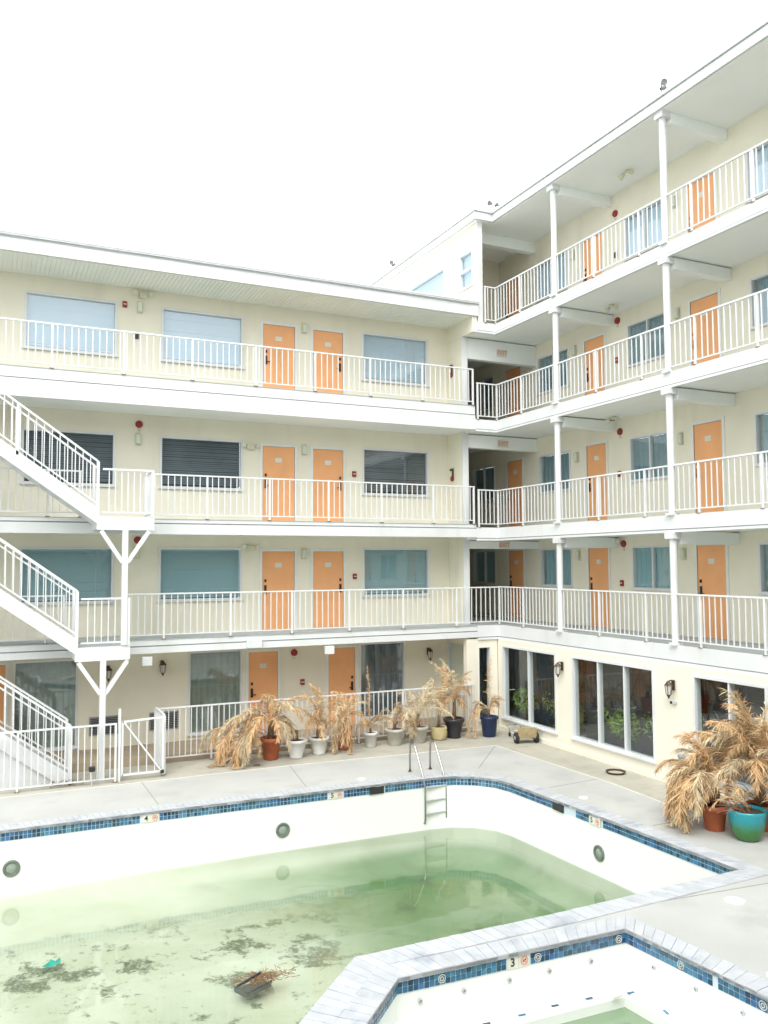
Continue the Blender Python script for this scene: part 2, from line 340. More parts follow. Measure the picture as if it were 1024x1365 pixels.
def water(name, poly, z, tint, murk, fac):
    m = bpy.data.materials.new(name+'_surface'); m.use_nodes = True; n = m.node_tree; n.nodes.clear()
    o = n.nodes.new('ShaderNodeOutputMaterial'); mx = n.nodes.new('ShaderNodeMixShader')
    t = n.nodes.new('ShaderNodeBsdfTransparent'); t.inputs[0].default_value = (*tint, 1); d = n.nodes.new('ShaderNodeBsdfDiffuse'); d.inputs[0].default_value = (*murk, 1)
    g = n.nodes.new('ShaderNodeBsdfGlossy'); g.inputs['Roughness'].default_value = 0.05; m2 = n.nodes.new('ShaderNodeMixShader'); m2.inputs[0].default_value = fac
    geo = n.nodes.new('ShaderNodeNewGeometry'); ns = n.nodes.new('ShaderNodeTexNoise'); ns.inputs['Scale'].default_value = 2.2; b = n.nodes.new('ShaderNodeBump'); b.inputs['Strength'].default_value = .12; b.inputs['Distance'].default_value = .02
    n.links.new(geo.outputs['Position'], ns.inputs['Vector']); n.links.new(ns.outputs['Fac'], b.inputs['Height']); n.links.new(b.outputs[0], g.inputs['Normal'])
    n.links.new(t.outputs[0], m2.inputs[1]); n.links.new(d.outputs[0], m2.inputs[2]); n.links.new(schlick(n, .03, .06), mx.inputs[0]); n.links.new(m2.outputs[0], mx.inputs[1]); n.links.new(g.outputs[0], mx.inputs[2]); n.links.new(mx.outputs[0], o.inputs[0])
    q = MB().hexa(poly, z-.004, z); q.f = [q.f[1]]
    return struct(name, q, m)
water('pool_water', offset(POOL, .0), -1.07, (0.92, 0.96, 0.89), (0.36, 0.46, 0.31), .07)
# ring of stones / tiles along a polyline
def run(path, closed=False):
    n = len(path); return [(path[i], path[(i+1) % n]) for i in range(n if closed else n-1)]
def coping(parent, inner, outer, step, zt, single=True, name='coping_stone', merged=None):
    for (a, b), (c, d) in zip(run(inner), run(outer)):
        a, b, c, d = map(Vector, (a, b, c, d)); L = ((b-a).length+(d-c).length)/2; n = max(1, round(L/step))
        for k in range(n):
            g = .045/n if n > 3 else .01
            t0, t1 = k/n+.02/n, (k+1)/n-.02/n
            q = [a.lerp(b, t0), a.lerp(b, t1), c.lerp(d, t1), c.lerp(d, t0)]
            dz = random.uniform(-.003, .003); tilt = random.uniform(-.002, .002)
            i = .005
            mid = sum(q, Vector((0, 0)))/4; top = [p+(mid-p).normalized()*i for p in q]
            mb = merged if merged is not None else MB()
            s = len(mb.v); zz = zt+dz
            if (q[1]-q[0]).x*(q[2]-q[1]).y-(q[1]-q[0]).y*(q[2]-q[1]).x < 0: q = q[::-1]; top = top[::-1]
            mb.v += [(p.x, p.y, zz-.055) for p in q]+[(p.x, p.y, zz-.012) for p in q]+[(p.x, p.y, zz+tilt*(1 if j < 2 else -1)) for j, p in enumerate(top)]
            mb.f += [(s+3, s+2, s+1, s)]+[(s+o+j, s+o+(j+1) % 4, s+o+4+(j+1) % 4, s+o+4+j) for o in (0, 4) for j in range(4)]+[(s+8, s+9, s+10, s+11)]
            if merged is None: mb.build(name, 'brick', parent)
def strip_bed(parent, inner, outer, zt):
    mb = MB()
    for (a, b), (c, d) in zip(run(inner), run(outer)): mb.hexa([a, b, d, c], zt-.05, zt-.006)
    mb.build('mortar_bed', 'mortar', parent)
pin = offset(POOL, -.03); pout = offset(POOL, .30)
near_i = pin[8:12]; near_o = pout[8:12]; right_i = pin[6:9]; right_o = pout[6:9]
strip_bed(pool, pin[:12], pout[:12], .012)
coping(pool, near_i, near_o, .15, .014)
coping(pool, right_i, right_o, .15, .014)
mm = MB(); coping(pool, pin[0:7], pout[0:7], .115, .014, merged=mm); tag(mm.build('far_coping_stones', 'brick', pool), kind='stuff')
def tiles(parent, path, z0, size, single, skip=(), medal=(), inward=1):
    """two rows of square tiles standing proud of the wall below the coping; skip = [(segment, t0, t1)] left out"""
    mb = MB(); gr = MB(); me = None; cnt = 0
    for si, (a, b) in enumerate(run(path)):
        a, b = Vector(a), Vector(b); L = (b-a).length; d = (b-a)/L; nrm = Vector((d.y, -d.x))*inward
        n = max(1, int(L/size)); w = L/n
        def sk(t): return any(s == si and t0 < t < t1 for s, t0, t1 in skip)
        p = [a, b, b+nrm*.004, a+nrm*.004]; 
        gr.hexa([tuple(x) for x in (p if inward < 0 else p[::-1])], z0-2*size-.006, z0+.03)
        for k in range(n):
            t = (k+.5)*w
            if sk(t): continue
            for r in range(2):
                c = a+d*t; h = size*.425; e = w*.425; zc = z0-size*(r+.5)
                q = [c-d*e+nrm*.002, c+d*e+nrm*.002, c+d*e+nrm*.012, c-d*e+nrm*.012]
                jz = random.uniform(-.001, .001)
                if single:
                    m1 = MB().hexa([tuple(x) for x in q], zc-h+jz, zc+h+jz); m1.build('tile', 'tile', parent)
                else: mb.hexa([tuple(x) for x in q], zc-h, zc+h)
        for s, t in medal:
            if s == si:
                c = a+d*t; zc = z0-size
                for rr in (.045, .022):
                    ring = [tuple(Vector((c.x+d.x*math.cos(u)*rr+nrm.x*.016, c.y+d.y*math.cos(u)*rr+nrm.y*.016, zc+math.sin(u)*rr))) for u in [2*math.pi*i/12 for i in range(13)]]
                    MB().tube(ring, .0045, 5, False).build('tile_medallion', 'plate', parent)
    gr.build('grout_band', 'grout', parent)
    if not single: tag(mb.build('tile_band', 'tile', parent), kind='stuff')
# pool path order is clockwise -> interior on the right-hand side of travel direction
far_skip = [(0, 11.66, 12.0), (1, 0.0, 0.0), (1, 3.32, 3.62), (1, 4.20, 4.52), (6, 2.35, 2.68), (6, 1.65, 2.0)]
tiles(pool, [(-9, 16.12), (3, 16.10), (8.6, 15.95), (9.1, 15.86), (9.5, 15.62), (9.78, 15.25), (9.88, 14.85), (10.06, 11.8), (10.16, 9.2)], -.045, .07, False, skip=far_skip)
tiles(pool, [(10.16, 9.2), (6.7, 9.12), (3.95, 9.15), (2.0, 7.2)], -.045, .07, False)
def text_mesh(txt, size, m, name='lettering'):
    c = bpy.data.curves.new('lettering', 'FONT'); c.body = txt; c.size = size; c.extrude = .002; c.align_x = 'CENTER'; c.align_y = 'CENTER'; c.offset = size*.015
    o = bpy.data.objects.new('lettering', c); COL.objects.link(o)
    dg = bpy.context.evaluated_depsgraph_get(); me = bpy.data.meshes.new_from_object(o.evaluated_get(dg)); bpy.data.objects.remove(o); bpy.data.curves.remove(c)
    me.materials.clear(); me.materials.append(M[m]); me.name = name; return me
def marker(parent, pos, d, nrm, digit, z=-.115):
    """white depth tile with a digit and a no-diving disc; d = reading direction along the wall, nrm = out of the wall"""
    d = Vector((*d, 0)).normalized(); nv = Vector((*nrm, 0)).normalized()
    Mx = Matrix(((d.x, 0, nv.x, pos[0]), (d.y, 0, nv.y, pos[1]), (0, 1, 0, z), (0, 0, 0, 1)))
    pl = MB().box(-.15, -.002, -.07, .07, .003, .016).build('depth_marker_tile', 'plate', parent); pl.matrix_world = Mx
    p2 = MB().box(.002, .15, -.07, .07, .003, .016).build('depth_marker_tile', 'plate', parent); p2.matrix_world = Mx
    t = link('depth_digit', text_mesh(digit, .13, 'dark', 'depth_digit'), pl); t.matrix_parent_inverse = Matrix(); t.location = (-.08, 0, .018)
    ring = [(.078+.045*math.cos(u), .045*math.sin(u), .019) for u in [2*math.pi*i/20 for i in range(21)]]
    rb = MB().tube(ring, .006, 6, False).bar((.078-.03, .03, .019), (.078+.03, -.03, .019), .009, .006, (0, 0, 1))
    rb.build('no_diving_symbol', 'redlight', p2)
    fig = MB().bar((.06, -.012, .018), (.10, .014, .018), .012, .004, (0, 0, 1)); fig.build('diver_figure', 'dark', p2)
marker(pool, (2.84, 16.10), (1, 0), (0, -1), '4'); marker(pool, (6.47, 16.01), (1, -.02), (0, -1), '5')
marker(pool, (10.02, 12.35), (.05, -1), (-1, 0), '5')
for x, y in ((7.36, 16.0), (9.96, 13.35)):       # skimmer mouths: dark blocks stand in for the shade inside the openings
    mb = MB()
    if y > 15: mb.box(x-.16, x+.16, y-.045, y-.02, -.19, -.035)
    else: mb.box(x-.02, x+.005, y-.16, y+.16, -.19, -.035)
    mb.build('skimmer_mouth', 'dark', pool)
for x, y, ang in ((0.51, 16.10, 0), (5.36, 16.03, 0), (10.03, 12.27, -math.pi/2)):
    e = MB().lathe([(.14, 0), (.14, .02), (.12, .03), (.09, .02), (.09, .005), (0, .005)], 24).build('pool_light', 'lightring', pool, smooth=False)
    e.rotation_euler = (math.pi/2, 0, ang); e.location = (x, y, -.66)
    l = MB().lathe([(.09, .008), (.06, .022), (0, .028)], 24).build('light_lens', 'lightlens', e, smooth=True)
# ------------------------------------------------------------------ spa
spa = thing('spa_pool', 'small white spa basin in the foreground beside the big pool, nearly drained', 'spa pool')
ss = MB(); n = len(SPA); bench_in = offset(SPA, -.42); st = [(SPA, -.02), (SPA, -.47), (bench_in, -.49), (offset(SPA, -.45), -.55), (offset(SPA, -.45), -1.1)]
for q, z in st: ss.v += [(x, y, z) for x, y in q]
for r in range(4):
    for i in range(n): ss.f.append((r*n+i, r*n+(i+1) % n, (r+1)*n+(i+1) % n, (r+1)*n+i))
ss.f.append(tuple(4*n+i for i in range(n)))
ss.build('basin', 'plaster', spa)
water('spa_water', offset(SPA, -.45), -.66, (0.60, 0.72, 0.58), (0.30, 0.42, 0.26), .45)
sin_, sout = offset(SPA, -.03), offset(SPA, .29)
idx = [6, 0, 1, 2]
strip_bed(spa, [sin_[i] for i in idx], [sout[i] for i in idx], .012)
coping(spa, [sin_[i] for i in idx], [sout[i] for i in idx], .15, .014)
tiles(spa, [SPA[i] for i in idx], -.045, .066, True, skip=[(1, 1.40, 1.72), (2, 1.28, 1.36)], medal=[(1, .55), (1, 1.82), (1, 3.0), (2, .85), (2, 1.9)])
marker(spa, (5.725, 8.50), (1, -.035), (-.035, -1), '3', z=-.112)
for x in (4.45, 5.0, 5.6, 6.15, 6.75):
    j = MB().lathe([(.028, 0), (.028, .012), (.016, .014), (.016, -.01)], 14).build('spa_jet', 'galv', spa); j.rotation_euler = (math.pi/2, 0, 0); j.location = (x, 8.545-.035*(x-4.17)-.004, -.30)
for y in (8.0, 7.4, 6.8):
    j = MB().lathe([(.028, 0), (.028, .012), (.016, .014), (.016, -.01)], 14).build('spa_jet', 'galv', spa); j.rotation_euler = (math.pi/2, 0, -math.pi/2); j.location = (7.28+(8.44-y)*.106-.006, y, -.30)
for x, y, a in ((5.05, 8.12, 0), (5.5, 8.1, 0), (5.95, 8.1, 0), (6.4, 8.06, 0), (6.92, 7.95, 0), (6.98, 7.45, 1)):
    t = MB().box(-.045, .045, -.016, .016, 0, .006).build('bench_marker_tile', 'tile', spa); t.location = (x, y, -.487); t.rotation_euler.z = -.1 + a*1.5
cap_ = MB().box(-.06, .06, -.03, .03, 0, .03).build('return_fitting', 'plate', spa, bevel=.008); cap_.location = (6.72, 7.95, -.485)
# ------------------------------------------------------------------ building helpers
def wall_open(mb, axis, pos, th, u0, u1, z0, z1, ops):
    """wall in plane axis=pos; ops = (u0,u1,z0,z1) openings"""
    us = sorted({u0, u1, *[o[0] for o in ops], *[o[1] for o in ops]}); us = [u for u in us if u0 <= u <= u1]
    for a, b in zip(us, us[1:]):
        mid = (a+b)/2; zs = [(o[2], o[3]) for o in ops if o[0] < mid < o[1]]; zs.sort(); z = z0; segs = []
        for lo, hi in zs:
            if lo > z: segs.append((z, lo))
            z = max(z, hi)
        if z < z1: segs.append((z, z1))
        for lo, hi in segs:
            if axis == 'Y': mb.box(a, b, pos, pos+th, lo, hi)
            else: mb.box(pos, pos+th, a, b, lo, hi)
class Loc:
    """local frame of a facade: u along it, d out of it (towards the court), z up"""
    def __init__(s, axis, pos): s.axis, s.pos = axis, pos
    def box(s, mb, u0, u1, d0, d1, z0, z1):
        if s.axis == 'Y': mb.box(u0, u1, s.pos-d1, s.pos-d0, z0, z1)
        else: mb.box(s.pos-d1, s.pos-d0, u0, u1, z0, z1)
    def p(s, u, d, z): return (u, s.pos-d, z) if s.axis == 'Y' else (s.pos-d, u, z)
def door(parent, L, u0, u1, z0, z1, hinge=1, plate=True, deadbolt=True):
    """u0..u1 leaf"""
    mb = MB(); L.box(mb, u0+.004, u1-.004, -.05, -.008, z0+.012, z1-.004); leaf = mb.build('door', 'orange', parent)
    fr = MB(); w = .07
    L.box(fr, u0-w, u0, -.10, .018, z0, z1+w); L.box(fr, u1, u1+w, -.10, .018, z0, z1+w); L.box(fr, u0, u1, -.10, .016, z1, z1+w); fr.build('door_frame', 'frame', leaf)
    th = MB(); L.box(th, u0, u1, -.09, .012, z0-.01, z0+.012); th.build('threshold', 'steelgrey', leaf)
    hu = u0+.09 if hinge > 0 else u1-.09
    h = MB(); L.box(h, hu-.03, hu+.03, -.008, .012, z0+.93, z0+1.16); a, b = L.p(hu, .03, z0+1.0), L.p(hu+.10*hinge, .045, z0+1.0); h.bar(L.p(hu, .0, z0+1.0), L.p(hu, .05, z0+1.0), .025); h.bar(a, b, .02, .02); L.box(h, hu-.025, hu+.025, -.008, .018, z0+1.24, z0+1.31); h.build('handle', 'dark', leaf)
    if plate:
        c = (u0+u1)/2; p = MB(); L.box(p, c-.09, c+.09, -.008, .002, z1-.42, z1-.30); p = p.build('number_plate', 'plate', leaf)
        pk = MB()
        for k in (-.045, 0, .045): L.box(pk, c+k-.013, c+k+.013, .002, .004, z1-.385, z1-.335)
        # worn marks: the numerals are not legible in the photograph
    return leaf
def window(parent, L, u0, u1, z0, z1, bl='blind1', mull=1, slats=True, drop=1.0, gl='glass', fw=.055, rev=.10, vd=.40):
    fr = MB(); g = .004
    L.box(fr, u0, u1, -rev, .022, z0, z0+fw); L.box(fr, u0, u1, -rev, .022, z1-fw, z1)
    L.box(fr, u0, u0+fw, -rev, .020, z0+fw, z1-fw); L.box(fr, u1-fw, u1, -rev, .020, z0+fw, z1-fw)
    w = fr.build('window', 'white', parent)
    sl = MB(); L.box(sl, u0-.03, u1+.03, .022, .055, z0-.02, z0+.02); sl.build('sill', 'white', w)
    n = mull+1; bw = (u1-u0-2*fw)/n
    for k in range(n):
        a = u0+fw+bw*k; b = a+bw
        if k: 
            mm = MB(); L.box(mm, a-.02, a+.02, -rev+.01, .004, z0+fw, z1-fw); mm.build('mullion', 'white', w)
        ua, ub = a+(.02 if k else 0), b-(.02 if k < n-1 else 0); pn = MB().quad(L.p(ua, -.05, z0+fw), L.p(ub, -.05, z0+fw), L.p(ub, -.05, z1-fw), L.p(ua, -.05, z1-fw)); pn.build('pane', gl, w)
    if bl:
        if slats:
            s = MB(); zb = z1-fw-(z1-z0-2*fw)*drop; z = z1-fw-.03; rnd = random.Random(int(u0*100+z0*10))
            while z > zb+.01:
                t = rnd.uniform(-.007, .007); t2 = t+rnd.uniform(-.005, .005); s.quad(L.p(u0+fw, -.108-rnd.random()*.004, z+t-(.010 if bl == 'blind2' else .024)), L.p(u1-fw, -.108, z+t2-(.010 if bl == 'blind2' else .024)), L.p(u1-fw, -.122, z+t2+.03), L.p(u0+fw, -.122, z+t+.03)); z -= .05
            tag(s.build('blind', bl, w), kind='stuff')
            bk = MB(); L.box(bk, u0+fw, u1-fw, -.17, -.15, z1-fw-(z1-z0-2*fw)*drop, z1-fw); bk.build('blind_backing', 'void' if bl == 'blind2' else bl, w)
        else:
            s = MB(); n = int((u1-u0)/.09); pts = []
            for k in range(n+1):
                pts.append((u0+fw+(u1-u0-2*fw)*k/n, -.13+(.022 if k % 2 else -.022)))
            for (ua, da), (ub, db) in zip(pts, pts[1:]): s.quad(L.p(ua, da, z0+fw), L.p(ub, db, z0+fw), L.p(ub, db, z1-fw), L.p(ua, da, z1-fw))
            s.build('curtain', bl, w)
    vb = MB(); L.box(vb, u0, u1, -vd-.005, -vd, z0, z1); vb.build('dark_room', 'void', w)  # added dark panel closing the opening in place of an unlit room
    return w
LL = Loc('Y', YL); LR = Loc('X', XR); LG = Loc('X', 12.8)
# ------------------------------------------------------------------ left wing
lw = thing('motel_wing', 'three-gallery cream motel wing with flat white roof along the far side of the pool', 'building', (3, YL, 0))
INV = Matrix.Translation((-3, -YL, 0))
def fixp(o, t): o.matrix_parent_inverse = t.matrix_world.inverted() if False else Matrix.Translation(-Vector(t.location)); return o
ops = []; U = 1
def reg(o): ops.append(o)
DA, DB = (6.51, 7.40), (7.92, 8.80); WN = [(-3.4, -1.3), (0.69, 2.80), (3.86, 5.98), (9.37, 11.46)]
wz = {1: (3.62, 4.96), 2: (6.43, 7.74), 3: (9.63, 11.0)}
dtop = {1: 4.86, 2: 7.63, 3: 10.89}
for lv in (1, 2, 3):
    for a, b in WN: reg((a, b, *wz[lv]))
    for a, b in (DA, DB): reg((a, b, LZ[lv], dtop[lv]))
W0 = [(0.62, 2.03, .25, 2.33), (4.62, 6.0, .30, 2.36), (9.26, 10.66, .30, 2.36)]
D0 = [(-.45, .46), (6.16, 6.94), (8.36, 9.14)]
for o in W0: reg(o)
for a, b in D0: reg((a, b, .18, 2.26))
class Kids(list): pass
wl = MB(); wall_open(wl, 'Y', YL, .3, -8, 12.1, .0, 11.4, ops)
def P(mb, name, m, t, **k): o = mb.build(name, m, t, **k); fixp(o, t); return o
# all parts are built in world coordinates; the wing Empties stay at the origin so that no offset is needed
lw.location = (0, 0, 0)
wl.build('wall', 'cream', lw)
MB().box(-8, 12.25, 19.78, 28, 11.4, 11.44).build('soffit', 'soffit', lw)
sb = MB(); x = -8
while x < 12.05:
    sb.box(x+.006, x+.094, 19.80, YL-.002, 11.386, 11.402); x += .10
tag(sb.build('soffit_boards', 'soffit', lw), kind='stuff')
rf = MB().box(-8, 12.28, YE-.02, 28, 11.44, 11.80).build('roof', 'white', lw)
MB().box(-8, 12.27, YE-.045, YE-.02, 11.40, 11.68).build('fascia', 'white', rf)
MB().box(-8, 12.29, YE-.075, YE-.02, 11.735, 11.775).build('gutter', 'galv', rf)
MB().box(-8, 12.285, YE-.06, YE+.25, 11.79, 11.83).build('roof_edge', 'white', rf)
cab = MB(); pts = [(-8+.5*i, YE-.085, 11.70+.012*math.sin(i*1.3)+.01*random.random()) for i in range(41)]; cab.tube(pts, .009, 5).build('roof_cable', 'steelgrey', rf)
for lv in (1, 2, 3):
    z, b = LZ[lv], LB[lv]; mid = {1: 2.67, 2: 5.48, 3: 8.62}[lv]
    sl = MB().box(-8, 12.155, YE+.05, YL-.002, b+.03, z-.012).build('gallery_slab', 'ceil', lw)
    MB().box(-8, 12.155, YE+.0, YL-.004, z-.012, z).build('deck_surface', 'deck', sl)
    MB().box(-8, 12.16, YE+.012, YE+.05, mid+.014, z-.008).build('fascia', 'white', sl)
    MB().box(-8, 12.158, YE+.035, YE+.06, mid-.014, mid+.014).build('shadow_gap', 'steelgrey', sl)
    MB().box(-8, 12.16, YE-.008, YE+.05, b, mid-.014).build('fascia', 'white', sl)
    for k, (a, c) in enumerate((DA, DB)): door(lw, LL, a, c, z, dtop[lv], hinge=(1 if k == 0 else -1))
    for k, (a, c) in enumerate(WN):
        window(lw, LL, a, c, *wz[lv], bl={1: 'blind1', 2: 'blind2', 3: 'blind3'}[lv], mull=0, slats=True, drop=.97 if lv != 1 else .985)
    # narrow white downpipe strip beside the doors as in the photograph
for o in W0: window(lw, LL, *o, bl='blind0' if o[0] < 9 else 'blind2', mull=0, slats=False, fw=.05)
for a, b in D0: door(lw, LL, a, b, .18, 2.26, hinge=1 if a < 8 else -1, plate=a < 8)
for a, b in ((2.29, 2.95), (3.68, 4.38)):          # through-wall air-conditioner grilles
    g = MB().box(a, b, YL-.03, YL+.02, .50, .93).build('air_conditioner_grille', 'steelgrey', lw)
    k = MB(); x = a+.04
    for i in range(9):
        zz = .54+i*.042; k.box(a+.03, b-.03, YL-.05, YL-.03, zz, zz+.016)
    k.box((a+b)/2-.012, (a+b)/2+.012, YL-.055, YL-.03, .52, .91)
    tag(k.build('grille_louvres', 'dark', g), kind='stuff')
for a, b, z0, z1 in ((5.68, 6.05, 2.52, 2.74), (3.25, 3.47, 2.24, 2.44), (7.68, 7.92, 2.28, 2.48)):
    MB().box(a, b, YE-.10, YE-.014, z0, z1).build('junction_box', 'white', lw, bevel=.01)
# ------------------------------------------------------------------ right wing
rw = thing('motel_wing', 'tall four-gallery cream motel wing with white columns on the right of the pool', 'building')
Y0 = 6.5
ro = []; RD = [(21.18, 21.97), (17.34, 18.14), (13.49, 14.32), (9.4, 10.2)]
RW = [(22.7, 24.06), (18.84, 20.31), (15.05, 16.45), (11.15, 12.62), (7.4, 8.8)]
rwz = {1: (3.86, 4.93), 2: (6.55, 7.67), 3: (9.48, 10.57), 4: (12.25, 13.38)}
rdt = {1: 4.905, 2: 7.67, 3: 10.55, 4: 13.32}
for lv in (1, 2, 3, 4):
    for a, b in RW: ro.append((a, b, *rwz[lv]))
    for a, b in RD: ro.append((a, b, RZ[lv], rdt[lv]))
wl = MB(); wall_open(wl, 'X', XR, .3, Y0, 28, 2.46, 14.12, ro); wl.build('wall', 'cream', rw)
# corridor: west wall, end wall
MB().box(12.10, 12.25, 20.36, 27.9, .18, 10.95).build('passage_wall', 'cream', rw)
MB().box(12.10, 12.25, YE+.005, 27.9, 10.955, 11.395).build('passage_wall', 'cream', rw)
MB().box(12.25, XR, 27.75, 27.9, 0, 14.1).build('passage_end_wall', 'cream', rw)
MB().box(12.08, 12.27, 20.33, 20.36, 2.82, 10.95).build('corner_trim', 'white', rw)
wl = MB(); wall_open(wl, 'X', 12.3, .14, YE+.01, 27.9, 11.25, 14.12, [(20.0, 20.76, 12.38, 13.45), (21.62, 24.1, 11.9, 13.45)]); wl.build('upper_side_wall', 'cream2', rw)
MB().box(12.285, 12.45, YE-.004, YE+.12, 11.252, 14.12).build('corner_trim', 'white', rw)
ew = MB(); wall_open(ew, 'Y', 22.3, .15, 12.44, XR-.002, 11.25, 14.12, [(12.55, 13.45, 11.27, 13.25)]); ew.build('gallery_end_wall', 'cream', rw)
window(rw, Loc('Y', 22.3), 12.55, 13.45, 11.27, 13.25, bl='blind1', mull=1, fw=.05, slats=False)
MB().box(12.48, 12.52, 19.9, 22.295, 11.252, 14.118).build('upper_side_wall', 'cream', rw)
LW_ = Loc('X', 12.3)
window(rw, LW_, 20.0, 20.76, 12.38, 13.45, bl='blind3', mull=0, fw=.06, vd=.172)
MB().box(12.275, 12.36, 20.06, 20.70, 12.88, 12.94).build('sash_rail', 'white', rw)
window(rw, LW_, 21.62, 24.1, 11.9, 13.45, bl='blind3', mull=0, fw=.06, vd=.172)
for lv in (1, 2, 3, 4):
    z, b = RZ[lv], RB[lv]
    x0 = 12.165 if lv < 4 else 12.105
    sl = MB().box(x0, XR-.002, Y0, YE-.0, b+.05, z-.012).box(x0, XR-.002, YE, 27.7, b+.05, z-.012) if False else None
    sl = MB(); sl.hexa([(XE+.05, Y0), (XR-.002, Y0), (XR-.002, 27.7), (x0, 27.7), (x0, YE+.05), (XE+.05, YE+.05)], b+.035, z-.012); sl = sl.build('gallery_slab', 'ceil', rw)
    dk = MB(); dk.hexa([(XE+.05, Y0), (XR-.004, Y0), (XR-.004, 27.7), (x0+(.34 if lv == 4 else 0), 27.7), (x0+(.34 if lv == 4 else 0), YE+.05), (XE+.05, YE+.05)], z-.012, z); dk.build('deck_surface', 'deck', sl)
    fa = MB(); fa.hexa([(XE, Y0), (XE, YE), (x0-.0, YE), (x0-.0, YE+.05), (XE+.05, YE+.05), (XE+.05, Y0)][::-1], b+.075, z+.004); fa.build('fascia', 'white', sl)
    tr = MB(); e = .025; tr.hexa([(XE-e, Y0), (XE-e, YE-e), (x0, YE-e), (x0, YE+.06), (XE+.06, YE+.06), (XE+.06, Y0)][::-1], b, b+.05); tr.build('fascia_trim', 'white', sl)
    gp = MB(); gp.hexa([(XE+.012, Y0), (XE+.012, YE+.012), (x0+.002, YE+.012), (x0+.002, YE+.055), (XE+.055, YE+.055), (XE+.055, Y0)][::-1], b+.05, b+.075); gp.build('shadow_gap', 'steelgrey', sl)
    for a, c in RD: door(rw, LR, a, c, z, rdt[lv], hinge=-1 if False else 1 if a < 0 else -1)
    for k, (a, c) in enumerate(RW): window(rw, LR, a, c, *rwz[lv], bl={1: 'blind1', 2: 'blindr', 3: 'blindr', 4: 'blind3'}[lv], mull=1, slats=False, fw=.045, gl='glass')
    top = {1: RB[2], 2: RB[3], 3: RB[4], 4: 14.12}[lv]
    for y in (17.04, 13.21, 9.38):
        c = MB().lathe([(.075, z), (.075, top-.13)], 16).build('column', 'white', rw, smooth=True); c.location = (XE+.035, y, 0)
        MB().box(-.12, .12, -.12, .12, top-.13, top-.001).build('column_cap', 'white', c)
        MB().box(-.10, .10, -.10, .10, z, z+.05).build('column_base', 'white', c)
        MB().box(XE+.165, XR-.004, y-.11, y+.11, top-.24, top+.002 if lv < 4 else top-.002).build('cross_beam', 'beam', rw)
    hb = {1: 4.93, 2: 7.80, 3: 10.36, 4: 13.8}[lv]
    MB().box(12.26 if lv < 4 else 12.46, XR-.004, 20.38, 20.58, hb, top+.001 if lv < 4 else 14.118).build('cross_beam', 'beam', rw)
# roof
rf = MB(); rf.hexa([(XE-.12, Y0), (XR+6, Y0), (XR+6, 28), (12.16, 28), (12.16, YE-.12), (XE-.12, YE-.12)], 14.16, 14.38); rf = rf.build('roof', 'white', rw)
MB().hexa([(XE-.08, Y0), (XR-.002, Y0), (XR-.002, 28), (12.2, 28), (12.2, YE-.08), (XE-.08, YE-.08)], 14.12, 14.16).build('soffit', 'ceil', rf)
fa = MB(); fa.hexa([(XE-.12, Y0), (XE-.12, YE-.12), (12.16, YE-.12), (12.16, 28), (12.13, 28), (12.13, YE-.15), (XE-.15, YE-.15), (XE-.15, Y0)], 14.13, 14.33); fa.build('fascia', 'white', rf)
fa = MB(); fa.hexa([(XE-.10, Y0), (XE-.10, YE-.10), (12.18, YE-.10), (12.18, 28), (12.09, 28), (12.09, YE-.19), (XE-.19, YE-.19), (XE-.19, Y0)], 14.35, 14.42); fa.build('gutter', 'white', rf)
# ground floor of the right wing: sunroom with sliding glass
go = [(17.14, 20.04-.5, .33, 2.30), (13.76, 16.53, .33, 2.30), (10.9, 12.69, .33, 2.30), (8.0, 9.9, .33, 2.30)]
wl = MB(); wall_open(wl, 'X', 12.8, .2, Y0, YE-.0, -.02, 2.44, go); wl.build('ground_floor_wall', 'cream2', rw)
MB().box(12.76, 12.8, Y0, YE-.02, -.02, .10).build('plinth', 'cream2', rw)
for (y0, y1, z0, z1), n in zip(go, (2, 3, 2, 2)):
    window(rw, LG, y0, y1, z0, z1, bl=None, mull=n-1, fw=.06, rev=.15)
fr = MB(); wall_open(fr, 'Y', YE+.02, .18, 11.82, 12.8, -.02, 2.46, [(12.18, 12.56, .25, 2.24)]); fr.build('ground_floor_wall', 'cream2', rw)
window(rw, Loc('Y', YE+.02), 12.18, 12.56, .25, 2.24, bl=None, mull=0, fw=.02, rev=.1)
sw = MB(); wall_open(sw, 'X', 12.0, .15, YE+.2, YL, .18, 2.51, [(20.2, 21.15, .9, 2.3)]); sw.build('ground_floor_wall', 'cream', rw)
window(rw, Loc('X', 12.0), 20.2, 21.15, .9, 2.3, bl='blind0', mull=0, fw=.03, slats=False)
MB().box(11.82, 11.99, YE+.01, YE+.2, 0, 2.5).build('corner_pillar', 'cream2', rw) if False else None
rm = MB(); rm.box(13.0, 17.5, Y0, YE+4, .0, .30); rm.build('sunroom_floor', 'intfloor', rw)
MB().box(17.5, 17.6, Y0, 24, .3, 2.44).build('sunroom_back_wall', 'interior', rw)
MB().box(13.0, 17.5, 23.9, 24, .3, 2.44).build('sunroom_end_wall', 'interior', rw)
MB().box(13.0, 17.5, Y0-.1, Y0, .3, 2.44).build('sunroom_end_wall', 'interior', rw)
MB().box(13.0, 17.5, Y0, 24, 2.40, 2.43).build('sunroom_ceiling', 'interior', rw)
